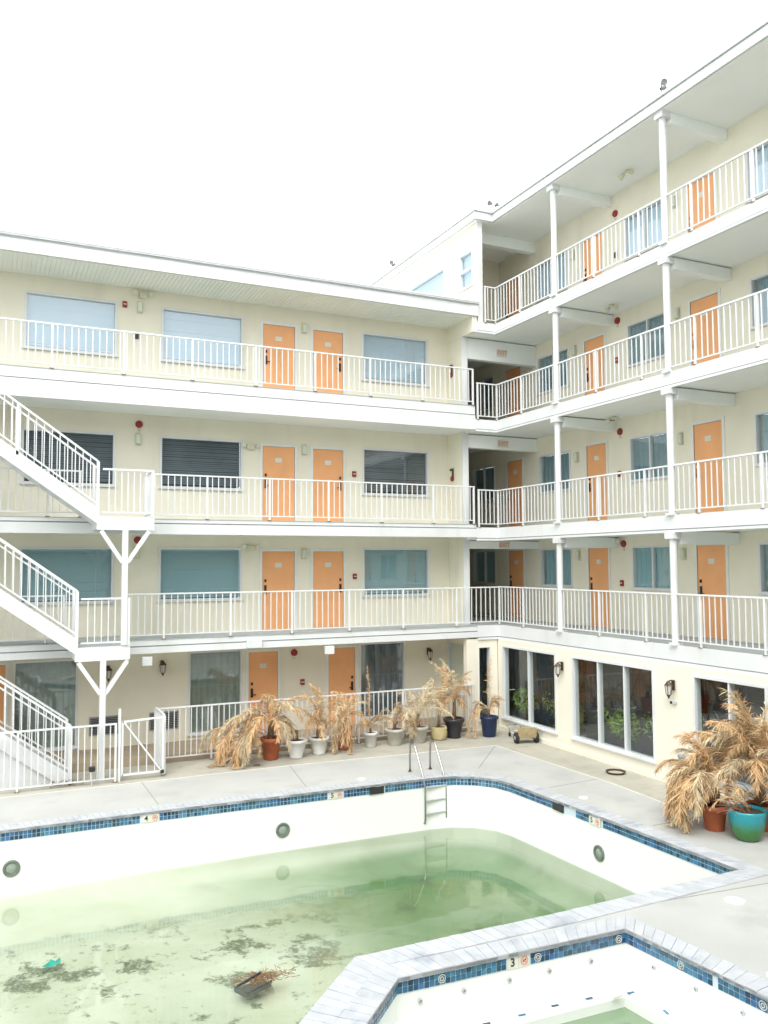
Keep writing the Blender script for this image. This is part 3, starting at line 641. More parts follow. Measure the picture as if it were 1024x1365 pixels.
# wood slats inside
sl_ = MB(); y = Y0+.2
while y < 23.5: sl_.box(17.44, 17.5, y, y+.13, .3, 2.4); y += .3
tag(sl_.build('wall_slats', 'wood', rw), kind='stuff')
def bush(name, x, y, z, r, h, label, k=0, mt='leaf', seed=1, n=900):
    rd = random.Random(seed); mb = MB()
    for i in range(n):
        t = rd.random()*6.283; p = rd.random()**.5; zz = rd.random(); rr = r*p*math.sin(math.pi*(.15+.8*zz)); c = Vector((x+rr*math.cos(t), y+rr*math.sin(t), z+h*zz))
        a = Vector((rd.gauss(0, 1), rd.gauss(0, 1), rd.gauss(0, .8))).normalized()*.09; b = a.cross(Vector((rd.gauss(0, 1), rd.gauss(0, 1), rd.gauss(0, 1)))).normalized()*.025
        mb.quad(c-a, c+b, c+a, c-b)
    return mb
for i, (y, r, h) in enumerate(((19.0, .7, 1.0), (18.0, .7, 1.3), (17.4, .6, .9), (15.9, .7, 1.2), (15.1, .7, 1.0), (14.2, .75, 1.3), (12.0, .7, 1.2), (11.2, .6, .9))):
    t = thing('indoor_shrub', ['bushy green shrub behind the left sliding window, nearest the corner', 'taller green shrub behind the first sliding window', 'low green shrub behind the first sliding window, at its right pane', 'green shrub behind the left pane of the three-pane window', 'low green shrub behind the middle pane of the three-pane window', 'wide green shrub behind the right pane of the three-pane window', 'green shrub behind the glass left of the straw palm', 'green shrub behind the glass hidden by the straw palm'][i], 'shrub', (13.62+.2*(i % 2), y, .3), 'shrubs inside the sunroom')
    bush('', 0, 0, .1, r, h, '', seed=i, n=3800).build('foliage', 'leaf', t)
    MB().tube([(0, 0, 0), (.02, 0, h*.6)], [.03, .015], 6).build('stem', 'stem', t)
# ------------------------------------------------------------------ opposite wing (behind the viewpoint; the dark storey mirrored in the second-gallery windows)
ow = thing('motel_wing', 'cream motel wing opposite, behind the viewpoint, seen only mirrored in glass', 'building')
w = MB(); oo = [(x, x+2.0, z, z+1.9) for x in range(-18, 22, 4) for z in (.4, 3.2, 6.0, 9.0)]
wall_open(w, 'Y', -4.4, .3, -20, 24, 0, 11.5, []); w.build('wall', 'steelgrey', ow)  # wall greyed: gallery shade is put into its colour for darker reflections
MB().box(-20, 24, -12, -2.6, 11.5, 11.9).build('roof', 'white', ow)
for z in (2.8, 5.5, 8.5): MB().box(-20, 24, -4.4, -2.8, z-.25, z).build('gallery_slab', 'white', ow)
# ------------------------------------------------------------------ railings
PK = {}
def picket_mesh(h, w=.019):
    k = (round(h, 3), w)
    if k not in PK: PK[k] = MB().box(-w/2, w/2, -w/2, w/2, 0, h).mesh('picket', 'rail')
    return PK[k]
def railing(name, label, runs, z, h=1.05, sp=.15, posts=None, group=None, cat='railing', pw=.042, bottom=.09, end_posts=True):
    """runs: list of ((x0,y0),(x1,y1), [post distances], zoffset)"""
    t = thing(name, label, cat, (runs[0][0][0], runs[0][0][1], z), group)
    O = Vector((runs[0][0][0], runs[0][0][1], z))
    for a, b, ps, dz in runs:
        a, b = Vector((*a, z+dz))-O, Vector((*b, z+dz))-O; L = (b-a).length; d = (b-a)/L
        u = Vector((0, 0, 1))
        MB().bar(a+u*(h-.02), b+u*(h-.02), .042, .032).build('top_rail', 'rail', t)
        MB().bar(a+u*(bottom+.015), b+u*(bottom+.015), .03, .024).build('bottom_rail', 'rail', t)
        for p in ps:
            c = a+d*p; o = MB().box(-pw/2, pw/2, -pw/2, pw/2, 0, h-.04).build('post', 'rail', t, loc=tuple(c))
            MB().box(-.045, .045, -.045, .045, 0, .012).build('foot_plate', 'foot', o)
        n = int(L/sp); m = picket_mesh(h-.04-bottom-.03)
        for i in range(1, n+1):
            s = i*L/(n+1)
            if any(abs(s-p) < .05 for p in ps): continue
            pk = link('picket', m, t, tuple(a+d*s+u*(bottom+.03))); pk.rotation_euler = (random.gauss(0, .003), random.gauss(0, .003), random.gauss(0, .08))
    return t
G1 = 'gallery railings'
yr = YE+.02
railing('gallery_railing', 'long white picket railing of the topmost left gallery', [((-6, yr), (12.12, yr), [5.65+.03, 7.23, 8.77, 10.34, 11.89, 13.45, 14.98, 16.52, 18.10], 0)], LZ[3], 1.03, group=G1)
railing('gallery_railing', 'white picket railing of the middle left gallery, right of the upper stair landing', [((3.36, yr), (12.12, yr), [.03, 1.36, 2.9, 4.45, 5.93, 7.46, 8.73], 0)], LZ[2], 1.05, group=G1)
railing('gallery_railing', 'white picket railing of the middle left gallery, left of the upper stair', [((-6, yr), (1.9, yr), [1, 2.55, 4.1, 5.65, 7.2, 7.87], 0)], LZ[2], 1.05, group=G1)
railing('gallery_railing', 'white picket railing of the lowest left gallery, behind the potted palms', [((2.86, yr), (12.88, yr), [.03, .88, 2.44, 3.98, 5.51, 7.04, 8.65], 0)], LZ[1], 1.06, group=G1)
railing('gallery_railing', 'white picket railing of the lowest left gallery, behind the lower stair', [((-6, yr), (1.6, yr), [1, 2.55, 4.1, 5.65, 7.2, 7.57], 0)], LZ[1], 1.06, group=G1)
xr = XE+.03
def rr(lv, label, h, lead, first):
    y1 = YE-.0+.02
    ps = [first+1.53*k for k in range(9)]
    runs = []
    if lead: runs.append(((lead, y1), (xr, y1), [.03, xr-lead], 0))
    runs.append(((xr, y1), (xr, Y0+.3), [0.0]+ps if not lead else ps, 0))
    railing('gallery_railing', label, runs, RZ[lv], h, sp=.145, group=G1)
rr(4, 'white picket railing of the topmost right gallery, just under the roof', 1.06, 12.50, 1.2)
rr(3, 'white picket railing of the third right gallery up, stepping down from the left wing', 1.04, 12.22, 1.2)
rr(2, 'white picket railing of the second right gallery up', 1.06, 12.22, 1.2)
rr(1, 'white picket railing of the lowest right gallery, above the sliding windows', 1.07, None, 1.15)
# ------------------------------------------------------------------ stairs on the left
YN, YF = 18.86, 19.62
def stair(label, x0, z0, n, slope=.71, run_=.27, wallpanel=False, zend=None):
    t = thing('outdoor_stair', label, 'staircase', (x0, YN, z0), 'white stairs on the left')
    L = n*run_; e = Vector((-L, 0, L*slope))
    for y in (0, YF-YN):
        a = Vector((0, y, 0)); s = MB()
        p = [a+Vector((.0, -.025, -.16)), a+Vector((0, .025, -.16)), a+e+Vector((0, .025, -.16)), a+e+Vector((0, -.025, -.16))]
        s.pts8(p+[q+Vector((0, 0, .34)) for q in p]); s.build('stringer', 'white', t)
        h = 1.0
        MB().bar(a+Vector((0, 0, .18+h)), a+e+Vector((0, 0, .18+h)), .045, .04).build('handrail', 'rail', t)
        if y == 0: MB().bar(a+Vector((0, 0.05, .18+h-.14)), a+e+Vector((0, 0.05, .18+h-.14)), .03, .03).build('handrail', 'rail', t)
        MB().bar(a+Vector((0, 0, .27)), a+e+Vector((0, 0, .27)), .03, .03).build('bottom_rail', 'rail', t)
        MB().box(-.03, .03, y-.03, y+.03, .0, 1.18).build('post', 'rail', t)
        m = picket_mesh(h-.12); k = 1
        while k*.155 < L:
            x = -k*.155; link('picket', m, t, (x, y, .28-x*slope)); k += 1
        for xx in (1.6, 3.2): 
            if xx < L: MB().box(-xx-.025, -xx+.025, y-.025, y+.025, .1+xx*slope, 1.18+xx*slope).build('post', 'rail', t)
    for i in range(n):
        x = -i*run_; z = (i+1)*run_*slope-.03
        MB().box(x-run_-.02, x, .03, YF-YN-.03, z-.02, z+.02).build('tread', 'conc', t)
    if wallpanel:
        q = MB(); q.v = [(-.25, .04, -z0), (-L, .04, -z0), (-L, .04, L*slope-.15), (-.25, .04, .03), (-.25, .10, -z0), (-L, .10, -z0), (-L, .10, L*slope-.15), (-.25, .10, .03)]
        q.f = [(3, 2, 1, 0), (4, 5, 6, 7), (0, 1, 5, 4), (1, 2, 6, 5), (2, 3, 7, 6), (3, 0, 4, 7)]; q.build('closing_panel', 'white', t)
    return t
stair('lowest white stair flight rising left from the pool deck behind the gate', 1.66, .02, 14, .74, wallpanel=True)
stair('middle white stair flight rising left from the lower landing', 1.76, 2.80, 14, .725)
stair('uppermost white stair flight rising left from the upper landing', 2.14, 5.57, 14, .715)
def landing(label, x0, x1, z, postx, zfoot, panel_x):
    t = thing('stair_landing', label, 'landing', (x0, YN, z), 'stair landings on the left'); W_ = x1-x0; D = YE-YN-.005
    MB().box(0, W_, .0, D, -.06, 0).build('platform', 'deck', t)
    MB().box(-.01, W_+.01, -.03, .03, -.28, .01).build('beam', 'white', t); MB().box(-.01, .05, .03, D, -.26, .008).build('beam', 'white', t); MB().box(W_-.05, W_+.01, .03, D, -.26, .008).build('beam', 'white', t)
    p = postx-x0; MB().box(p-.06, p+.06, -.055, .055, zfoot-z, -.28).build('post', 'white', t, bevel=.006)
    for s in (-1, 1): MB().bar((p+s*.05, 0, -.98), (p+s*.50, 0, -.30), .085, .085).build('brace', 'white', t)
    # outer rail and the end rail seen edge-on
    m = picket_mesh(.88)
    for (a, b) in (((.10, 0), (W_-.03, 0)), ((W_-.03, .0), (W_-.03, D))):
        a, b = Vector((*a, 0)), Vector((*b, 0)); L = (b-a).length
        MB().bar(a+Vector((0, 0, 1.03)), b+Vector((0, 0, 1.03)), .05, .04).build('top_rail', 'rail', t); MB().bar(a+Vector((0, 0, .10)), b+Vector((0, 0, .10)), .035, .03).build('bottom_rail', 'rail', t)
        n = max(2, int(L/.13))
        for i in range(1, n): link('picket', m, t, tuple(a.lerp(b, i/n)+Vector((0, 0, .12))))
        for q in (b,): MB().box(q.x-.03, q.x+.03, q.y-.03, q.y+.03, 0, 1.05).build('post', 'rail', t)
    return t
landing('lower stair landing on a Y-braced white post', 1.74, 2.84, 2.78, 2.30, 0.0, 2.8)
landing('upper stair landing on a tall Y-braced white post', 2.14, 3.32, 5.56, 2.72, 2.80, 3.3)
# ------------------------------------------------------------------ pool fence and gate
railing('pool_fence', 'white picket pool fence behind the row of potted palms', [((3.60, YE-.03), (12.0, YE-.03), [.03, 1.25, 2.5, 3.75, 5.0, 6.25, 7.3, 8.35], 0)], .0, 1.27, sp=.13, bottom=.12, group='white pool fences', cat='fence')
railing('pool_fence', 'short white picket fence in front of the lowest stair, beside the gate', [((-.6, 18.62), (2.56, 18.56), [1.26, 3.14], 0)], .0, 1.22, sp=.13, bottom=.07, group='white pool fences', cat='fence')
railing('pool_fence', 'short white fence piece seen edge-on between gate and potted palms', [((3.57, 18.72), (3.57, YE-.03), [.03, 1.0], 0)], .0, 1.30, sp=.075, bottom=.10, group='white pool fences', cat='fence', pw=.07)
gt = thing('pool_gate', 'white picket gate with a diagonal brace next to the lowest stair', 'gate', (2.62, 18.60, 0)); gl_ = .90
MB().box(-.025, .025, -.025, .025, .0, 1.50).build('gate_post', 'rail', gt)
for x in (.06, gl_): MB().box(x-.02, x+.02, -.02, .02, .10, 1.24).build('stile', 'rail', gt)
MB().bar((.06, 0, 1.22), (gl_, 0, 1.26), .04, .04).build('top_rail', 'rail', gt); MB().bar((.06, 0, .12), (gl_, 0, .12), .04, .04).build('bottom_rail', 'rail', gt)
MB().bar((.10, -.03, 1.20), (gl_-.02, -.03, .12), .03, .035).build('diagonal_brace', 'rail', gt)
m = picket_mesh(1.09)
for i in range(1, 5): link('picket', m, gt, (.06+i*(gl_-.06)/5, 0, .13))
MB().box(gl_-.05, gl_+.02, -.06, .0, .08, .15).build('latch', 'dark', gt)
# ------------------------------------------------------------------ wall fixtures
def fixture(name, label, cat, L, u, z, group, builder, d=0):
    t = thing(name, label, cat, L.p(u, d, z), group, rz=0 if L.axis == 'Y' else -math.pi/2); builder(t); return t
# local frame: x along wall, -y out of wall
def f_lamp(t):
    MB().box(-.07, .07, -.02, 0, -.15, .15).build('back_plate', 'lampbox', t); MB().box(-.06, .06, -.11, -.02, -.13, .12).build('diffuser', 'lens', t, bevel=.02)
def f_bell(t):
    o = MB().lathe([(.09, 0), (.09, .03), (.075, .05), (.04, .06), (0, .062)], 24).build('bell_gong', 'red', t); o.rotation_euler.x = math.pi/2
    MB().box(-.03, .03, -.02, 0, -.17, -.12).build('wire_box', 'lampbox', t)
def f_pull(t):
    MB().box(-.055, .055, -.05, 0, -.075, .075).build('housing', 'red', t, bevel=.008); MB().box(-.04, .04, -.06, -.05, -.012, .012).build('pull_bar', 'plate', t)
def f_emerg(t):
    MB().box(-.10, .10, -.09, 0, -.07, .07).build('battery_box', 'lampbox', t, bevel=.01)
    for s in (-1, 1):
        o = MB().lathe([(.03, 0), (.065, .07), (.06, .08), (0, .082)], 16).build('lamp_head', 'lens', t); o.location = (s*.17, -.05, .05); o.rotation_euler = (R(100), 0, s*.3)
def f_lantern(t):
    MB().box(-.04, .04, -.03, 0, -.09, .12).build('back_plate', 'bronze', t, bevel=.006)
    MB().tube([(0, -.02, .06), (0, -.08, .12), (0, -.14, .10)], .012, 8).build('arm', 'bronze', t)
    o = MB().lathe([(0, .12), (.03, .10), (.085, .03), (.09, .02)], 6).build('lantern_roof', 'bronze', t); o.location = (0, -.14, 0)
    o = MB().lathe([(.075, .02), (.05, -.17)], 6).build('lantern_glass', 'lglass', t); o.location = (0, -.14, 0)
    k = MB()
    for i in range(6):
        a = i*math.pi/3; k.bar((.077*math.cos(a), .077*math.sin(a)-.14, .02), (.051*math.cos(a), .051*math.sin(a)-.14, -.17), .009)
    k.build('lantern_cage', 'bronze', t); o = MB().lathe([(.055, -.165), (.03, -.20), (.008, -.25), (0, -.25)], 6).build('finial', 'bronze', t); o.location = (0, -.14, 0)
def f_outlet(t): MB().box(-.04, .04, -.05, 0, -.07, .07).build('cover', 'dark', t, bevel=.006)
def f_hose(t):
    MB().box(-.09, .09, -.03, 0, .10, .16).build('bracket', 'bronze', t); MB().box(.03, .09, -.03, 0, -.14, .10).build('bracket_post', 'bronze', t)
    o = MB().lathe([(.075, 0), (.075, .04), (.02, .05), (0, .05)], 16).build('valve', 'red', t); o.rotation_euler.x = math.pi/2; o.location = (.03, 0, -.13)
lvn = {1: 'lowest', 2: 'middle', 3: 'topmost'}; rvn = {1: 'lowest', 2: 'second', 3: 'third', 4: 'topmost'}
for lv, z in ((3, 10.92), (2, 7.62), (1, 4.83)):
    fixture('wall_lamp', f'small beige box lamp between the two left windows on the {lvn[lv]} left gallery', 'lamp', LL, 3.33, z, 'gallery wall lamps', f_lamp)
    fixture('wall_lamp', f'small beige box lamp between the paired orange doors on the {lvn[lv]} left gallery', 'lamp', LL, 7.66, z-.03, 'gallery wall lamps', f_lamp)
for lv, z in ((2, 7.99), (1, 5.13)):
    fixture('fire_bell', f'round dark red fire bell above the box lamp on the {lvn[lv]} left gallery', 'fire bell', LL, 3.35, z, 'fire bells', f_bell)
fixture('fire_bell', 'round dark red fire bell under the lowest left gallery, between the ground-floor doors', 'fire bell', LL, 7.39, 2.20, 'fire bells', f_bell)
fixture('emergency_light', 'twin-head emergency light between window and door on the middle left gallery', 'emergency light', LL, 6.17, 7.58, 'emergency lights', f_emerg)
fixture('emergency_light', 'twin-head emergency light between window and door on the lowest left gallery', 'emergency light', LL, 6.19, 4.94, 'emergency lights', f_emerg)
fixture('emergency_light', 'small twin-head emergency light right under the ribbed soffit of the left wing', 'emergency light', LL, 3.40, 11.22, 'emergency lights', f_emerg)
fixture('fire_alarm_pull', 'small red alarm box beside the leftmost window of the topmost left gallery', 'fire alarm', LL, 2.97, 10.95, 'fire alarm boxes', f_pull)
fixture('fire_alarm_pull', 'small red alarm box left of the right-hand window on the middle left gallery', 'fire alarm', LL, 9.12, 6.99, 'fire alarm boxes', f_pull)
fixture('fire_alarm_pull', 'small red alarm box left of the right-hand window on the lowest left gallery', 'fire alarm', LL, 9.13, 4.18, 'fire alarm boxes', f_pull)
fixture('fire_alarm_pull', 'small red alarm box between the two ground-floor orange doors', 'fire alarm', LL, 7.62, 1.42, 'fire alarm boxes', f_pull)
fixture('outlet_box', 'small black outlet box seen through the topmost left railing', 'outlet box', LL, 3.27, 10.19, None, f_outlet)
fixture('outlet_box', 'small black outlet box seen through the topmost right railing', 'outlet box', LR, 16.8, 12.52, None, f_outlet)
RT = Loc('X', 12.09)
fixture('fire_valve', 'dark fire valve bracket on the end wall of the topmost left gallery', 'fire valve', RT, 20.95, 9.98+.12, 'fire valves', f_hose)
fixture('fire_valve', 'dark fire valve bracket on the end wall of the middle left gallery', 'fire valve', RT, 20.95, 7.08, 'fire valves', f_hose)
for u, z, lb in ((2.70, 2.0, 'bronze wall lantern behind the Y-braced post of the lower landing'), (3.97, 2.06, 'bronze wall lantern left of the curtained ground-floor window, above a grille'), (11.39, 2.02, 'bronze wall lantern above the potted palms near the glazed corner')):
    fixture('wall_lantern', lb, 'lantern', LL, u, z, 'wall lanterns', f_lantern)
LGo = Loc('X', 12.79)
fixture('wall_lantern', 'bronze wall lantern between the two-pane and three-pane sliding windows', 'lantern', LGo, 16.88, 1.99, 'wall lanterns', f_lantern)
fixture('wall_lantern', 'bronze wall lantern between the three-pane window and the straw palms', 'lantern', LGo, 13.2, 2.0, 'wall lanterns', f_lantern)
def f_call(t):
    MB().box(-.05, .05, -.04, 0, -.03, .03).build('box', 'galv', t, bevel=.006); MB().tube([(-.03, -.03, .03), (-.03, -.04, .12), (.02, -.03, .13)], .008, 6).build('conduit', 'plate', t); MB().box(-.12, -.075, -.03, 0, -.03, .02).build('socket_cover', 'dark', t)
fixture('outdoor_socket', 'small weatherproof socket under the lantern right of the three-pane window', 'socket', LGo, 13.17, 1.66, None, f_call)
for lv, z in ((4, 13.1), (3, 10.40), (2, 7.42), (1, 4.72)):
    fixture('wall_lamp', f'small beige box lamp left of the near orange door on the {rvn[lv]} right gallery', 'lamp', LR, 14.70, z, 'gallery wall lamps', f_lamp)
    fixture('wall_lamp', f'small beige box lamp left of the middle orange door on the {rvn[lv]} right gallery', 'lamp', LR, 18.54, z, 'gallery wall lamps', f_lamp)
for lv, z in ((4, 13.62), (3, 10.78), (2, 7.88)):
    fixture('fire_bell', f'round red fire bell on the wall of the {rvn[lv]} right gallery', 'fire bell', LR, 16.79, z, 'fire bells', f_bell)
fixture('fire_bell', 'dark red fire bell beside the lamp heads under the lowest right gallery ceiling', 'fire bell', LR, 16.75, 5.0, 'fire bells', f_bell)
for lv, z in ((3, 9.75), (2, 6.79), (1, 4.0)):
    fixture('fire_alarm_pull', f'small red alarm box between door and window on the {rvn[lv]} right gallery', 'fire alarm', LR, 16.83, z, 'fire alarm boxes', f_pull)
fixture('emergency_light', 'twin-head emergency light between the middle door and bell on the lowest right gallery', 'emergency light', LR, 17.05, 5.02, 'emergency lights', f_emerg)
for lv, (x, y, z) in ((4, (13.99, 15.58, 14.12)), (3, (14.06, 16.3, 10.98)), (2, (14.2, 16.5, 8.2))):
    t = thing('ceiling_light', f'cream twin spotlight under the ceiling of the {rvn[lv]} right gallery', 'ceiling light', (x, y, z), 'gallery ceiling lights')
    MB().lathe([(.07, 0), (.07, -.03), (.02, -.04), (0, -.04)], 16).build('base', 'lampbox', t)
    for s in (-1, 1):
        o = MB().lathe([(.035, 0), (.07, .12), (.065, .13), (0, .12)], 16).build('lamp_head', 'lampbox', t); o.location = (0, s*.09, -.07); o.rotation_euler = (R(-s*115), R(20), 0)
        MB().tube([(0, s*.02, -.03), (0, s*.09, -.07)], .012, 6).build('arm', 'lampbox', t)
for lv, z in ((3, 10.62), (2, 7.96), (1, 5.04)):
    t = thing('exit_sign', f'red EXIT sign on the beam at the inner end of the {rvn[lv]} right gallery', 'exit sign', (13.45, 20.36, z), 'exit signs')
    MB().box(-.17, .17, -.02, .015, -.095, .095).build('sign_box', 'plate', t)
    o = link('lettering', text_mesh('EXIT', .17, 'redlight'), t); o.rotation_euler.x = math.pi/2; o.location = (0, -.024, 0)
for (x, y, z, rz), lb in zip(((12.68, 13.0, 14.42, .3), (12.66, 19.5, 14.42, -.5), (12.12, 24.9, 14.42, .2)), ('small dark floodlight on the right roof edge above the near column', 'small dark floodlight on the roof edge above the inner corner', 'small dark floodlight on the roof edge above the low left roof')):
    t = thing('floodlight', lb, 'floodlight', (x, y, z), 'roof-edge floodlights', rz)
    MB().tube([(0, 0, 0), (0, 0, .10), (-.05, -.04, .17)], .012, 6).build('bracket', 'bird', t)
    o = MB().lathe([(.03, 0), (.04, .05), (.07, .13), (.065, .14), (0, .13)], 14).build('lamp_head', 'bird', t); o.location = (-.03, -.03, .17); o.rotation_euler = (R(105), 0, R(-40))
    o = MB().lathe([(.03, 0), (.04, .05), (.06, .11), (.055, .12), (0, .11)], 14).build('lamp_head', 'bird', t); o.location = (.05, .05, .12); o.rotation_euler = (R(70), 0, R(60))
# ------------------------------------------------------------------ pool ladder
ld = thing('pool_ladder', 'stainless steel pool ladder with three treads at the deep corner', 'ladder', (8.45, 16.6, 0)); sp_ = .50
for k, x in enumerate((0, sp_)):
    pts = [(x, 0, 0), (x, .0, .35), (x, -.02, .52)]
    pts += [(x, -.14+.12*math.cos(a)-.0, .54+.10*math.sin(a)) for a in [R(20), R(55), R(90), R(125), R(160)]]
    pts += [(x, -.62, .02), (x, -.69, -.16), (x, -.70, -.30), (x, -.70, -.84), (x, -.68, -.91), (x, -.60, -.94), (x, -.53, -.93)]
    MB().tube(pts, .022, 10).build('side_rail', 'steel', ld, smooth=True)
    MB().lathe([(.05, 0), (.05, .012), (.03, .02)], 14, (x, 0, 0)).build('anchor_ring', 'steel', ld)
    MB().lathe([(.035, -.01), (.035, .01), (0, .01)], 12, (x, -.53, -.93)).build('rubber_foot', 'rubber', ld)
for z in (-.17, -.44, -.71): MB().box(.01, sp_-.01, -.735, -.675, z-.010, z+.008).build('tread', 'galv', ld, bevel=.003)
# ------------------------------------------------------------------ potted palms
def frond(rd, o, az, el, L, droop, width, nl, dense=1.0, clampz=.03, twist=0, lean=.3):
    """dry pinnate frond: arching rachis with two ranks of hanging leaflets; coordinates relative to the plant"""
    mb = MB(); p = Vector(o); d = Vector((math.cos(az)*math.cos(el), math.sin(az)*math.cos(el), math.sin(el))); ns = 14; pts = [p.copy()]
    for i in range(ns):
        d = (d+Vector((rd.gauss(0, .06), rd.gauss(0, .06), -droop*(i+1)/ns/ns*4))).normalized(); p = p+d*(L/ns)
        if p.z < clampz: p.z = clampz+rd.random()*.02; d.z = max(0, d.z); d = (d+Vector((0, 0, .001))).normalized()
        pts.append(p.copy())
    mb.tube(pts, [.011*(1-.8*i/ns) for i in range(ns+1)], 4)
    for k in range(nl):
        t = .18+.82*(k+rd.random())/nl; f = t*ns; i = min(int(f), ns-1); c = pts[i].lerp(pts[i+1], f-i); tg = (pts[i+1]-pts[i]).normalized()
        side = tg.cross(Vector((0, 0, 1))); side = side.normalized() if side.length > .05 else Vector((1, 0, 0))
        for s in (-1, 1):
            l = width*1.25*(.45+.55*math.sin(math.pi*min(1, t*1.02)**.8))*rd.uniform(.4, 1.3)
            dr = (side*s*rd.uniform(.1, .9)+tg*rd.uniform(.5, 1.2)+Vector((rd.gauss(0, .2), rd.gauss(0, .2), -rd.uniform(-.1, .8)))).normalized()
            wv = Vector((rd.gauss(0, 1), rd.gauss(0, 1), rd.gauss(0, 1))).cross(dr).normalized()*rd.uniform(.0035, .0085)
            m_ = c+dr*l*.5; e = m_+(dr+Vector((rd.gauss(0, .25), rd.gauss(0, .25), -.15-rd.random()*.5))).normalized()*l*.5
            for q in (m_, e):
                if q.z < clampz*.6: q.z = clampz*.6+rd.random()*.01
            b = len(mb.v); mb.v += [tuple(c-wv*.6), tuple(c+wv*.6), tuple(m_+wv), tuple(m_-wv), tuple(e)]; mb.f += [(b, b+1, b+2, b+3), (b+3, b+2, b+4)]
    return mb
def pot_profile(kind, r, h):
    if kind == 'urn': return [(0, 0), (r*.62, 0), (r*.66, .03*h), (r*.60, .10*h), (r*.78, .45*h), (r*.90, .80*h), (r*1.02, .84*h), (r*1.06, .90*h), (r*1.04, .97*h), (r*.98, h), (r*.88, h), (r*.84, .86*h), (0, .86*h)]
    if kind == 'bowl': return [(0, 0), (r*.5, 0), (r*.62, .06*h), (r*.82, .30*h), (r*.94, .58*h), (r, .86*h), (r*1.02, .95*h), (r*1.0, h), (r*.93, h), (r*.90, .86*h), (0, .86*h)]
    if kind == 'ribbed': return [(0, 0), (r*.75, 0), (r*.9, .12*h), (r*.84, .2*h), (r*.98, .34*h), (r*.9, .42*h), (r*1.0, .58*h), (r*.92, .66*h), (r*.97, .84*h), (r*.9, h), (r*.8, h), (r*.78, .86*h), (0, .86*h)]
    if kind == 'tall': return [(0, 0), (r*.66, 0), (r*.72, .04*h), (r*.94, .86*h), (r*1.04, .90*h), (r*1.04, h), (r*.92, h), (r*.90, .88*h), (0, .88*h)]
    return [(0, 0), (r*.68, 0), (r*.72, .03*h), (r*.92, .80*h), (r*1.03, .81*h), (r*1.04, h), (r*.93, h), (r*.90, .86*h), (0, .86*h)]
def plant(label, x, y, kind, m, r, h, fr, trunk=(.3, .04), seed=1, name='potted_palm', lobes=0, fm='palm', nl=34, gz=0, cat='potted plant', group='dried potted palms'):
    t = thing(name, label, cat, (x, y, gz), group); rd = random.Random(seed)
    pt = MB().lathe(pot_profile(kind, r, h), 28 if kind != 'tall' else 4 if False else 28, lobes=lobes, amp=.02 if lobes else 0).build('pot', m, t, smooth=True)
    MB().lathe([(r*.9, h*.90), (r*.5, h*.93), (0, h*.95)], 16).build('soil', 'soil', t)
    th, tr = trunk
    if th: MB().tube([(0, 0, h*.85), (rd.uniform(-.03, .03), rd.uniform(-.03, .03), h+th*.5), (rd.uniform(-.06, .06), rd.uniform(-.06, .06), h+th)], [tr*1.2, tr, tr*.8], 8).build('trunk', 'stem', t, smooth=True)
    for (az, el, L, dr, w) in fr:
        mb = frond(rd, (rd.uniform(-.03, .03), rd.uniform(-.03, .03), h+th*rd.uniform(.7, 1)), R(az), R(el), L, dr, w, int(1.3*nl*max(.5, L)), clampz=.03-gz)
        mb.build('frond', fm if rd.random() > .25 else 'palmp', t)
    return t
rd = random.Random(5)
def rf_(n, el, L, dr, w, az=(0, 360)):
    return [(rd.uniform(*az), rd.uniform(*el), rd.uniform(*L), rd.uniform(*dr), rd.uniform(*w)) for _ in range(n)]
def fan(n, el, L, dr, w, az): return rf_(n, el, L, dr, w, az)
plant('big straw-coloured dead palm spilling over a red pot, leftmost of the row', 6.10, 19.12, 'std', 'terra', .24, .50, rf_(7, (50, 85), (1.0, 1.5), (.6, 1.6), (.16, .26)) + rf_(9, (15, 55), (1.3, 1.9), (1.2, 2.4), (.2, .3), (160, 235)) + rf_(5, (10, 50), (.7, 1.1), (1.5, 3.0), (.18, .26), (250, 380)), (.40, .07), 11, nl=50)
plant('dead palm in a half-buried pot at the left end of the row, flattened leftwards', 5.35, 19.20, 'std', 'terra', .17, .28, rf_(6, (20, 70), (.9, 1.3), (1.6, 2.8), (.18, .28), (140, 300)) + rf_(4, (5, 25), (.9, 1.2), (1.5, 2.5), (.2, .3), (190, 265)), (.2, .05), 12, nl=48)
plant('short dead stump in a white fluted urn', 6.68, 19.0, 'urn', 'potwhite', .25, .42, rf_(4, (30, 60), (.5, .85), (.8, 2.0), (.10, .18), (100, 190)), (.20, .06), 13, lobes=14, name='potted_stump', nl=24)
plant('bushy pale dead palm in a white urn, right of the stump', 7.30, 19.12, 'urn', 'potwhite', .24, .40, rf_(15, (35, 88), (.7, 1.25), (.5, 2.0), (.14, .24)), (.25, .05), 14, nl=34, lobes=14)
plant('dead palm drooping forward out of a red pot in the middle of the row', 8.02, 19.30, 'tall', 'terra', .20, .55, rf_(7, (45, 85), (.7, 1.1), (.6, 2.0), (.14, .24)) + rf_(6, (10, 45), (1.0, 1.3), (2.4, 3.6), (.18, .26), (205, 260)), (.2, .05), 15, nl=44)
plant('thin tall dead stem in a small white pot', 8.72, 19.26, 'std', 'potwhite', .17, .36, [(80, 88, 1.55, .1, .10), (200, 84, 1.1, .2, .10)] + rf_(5, (40, 75), (.4, .65), (.8, 2.0), (.12, .2)), (.1, .03), 16, nl=26)
plant('low dead plant in a weathered white bowl, right of the thin stem', 9.38, 19.24, 'std', 'potgrey', .24, .40, rf_(9, (35, 85), (.45, .85), (.8, 2.2), (.12, .22)), (.15, .04), 17, nl=34)
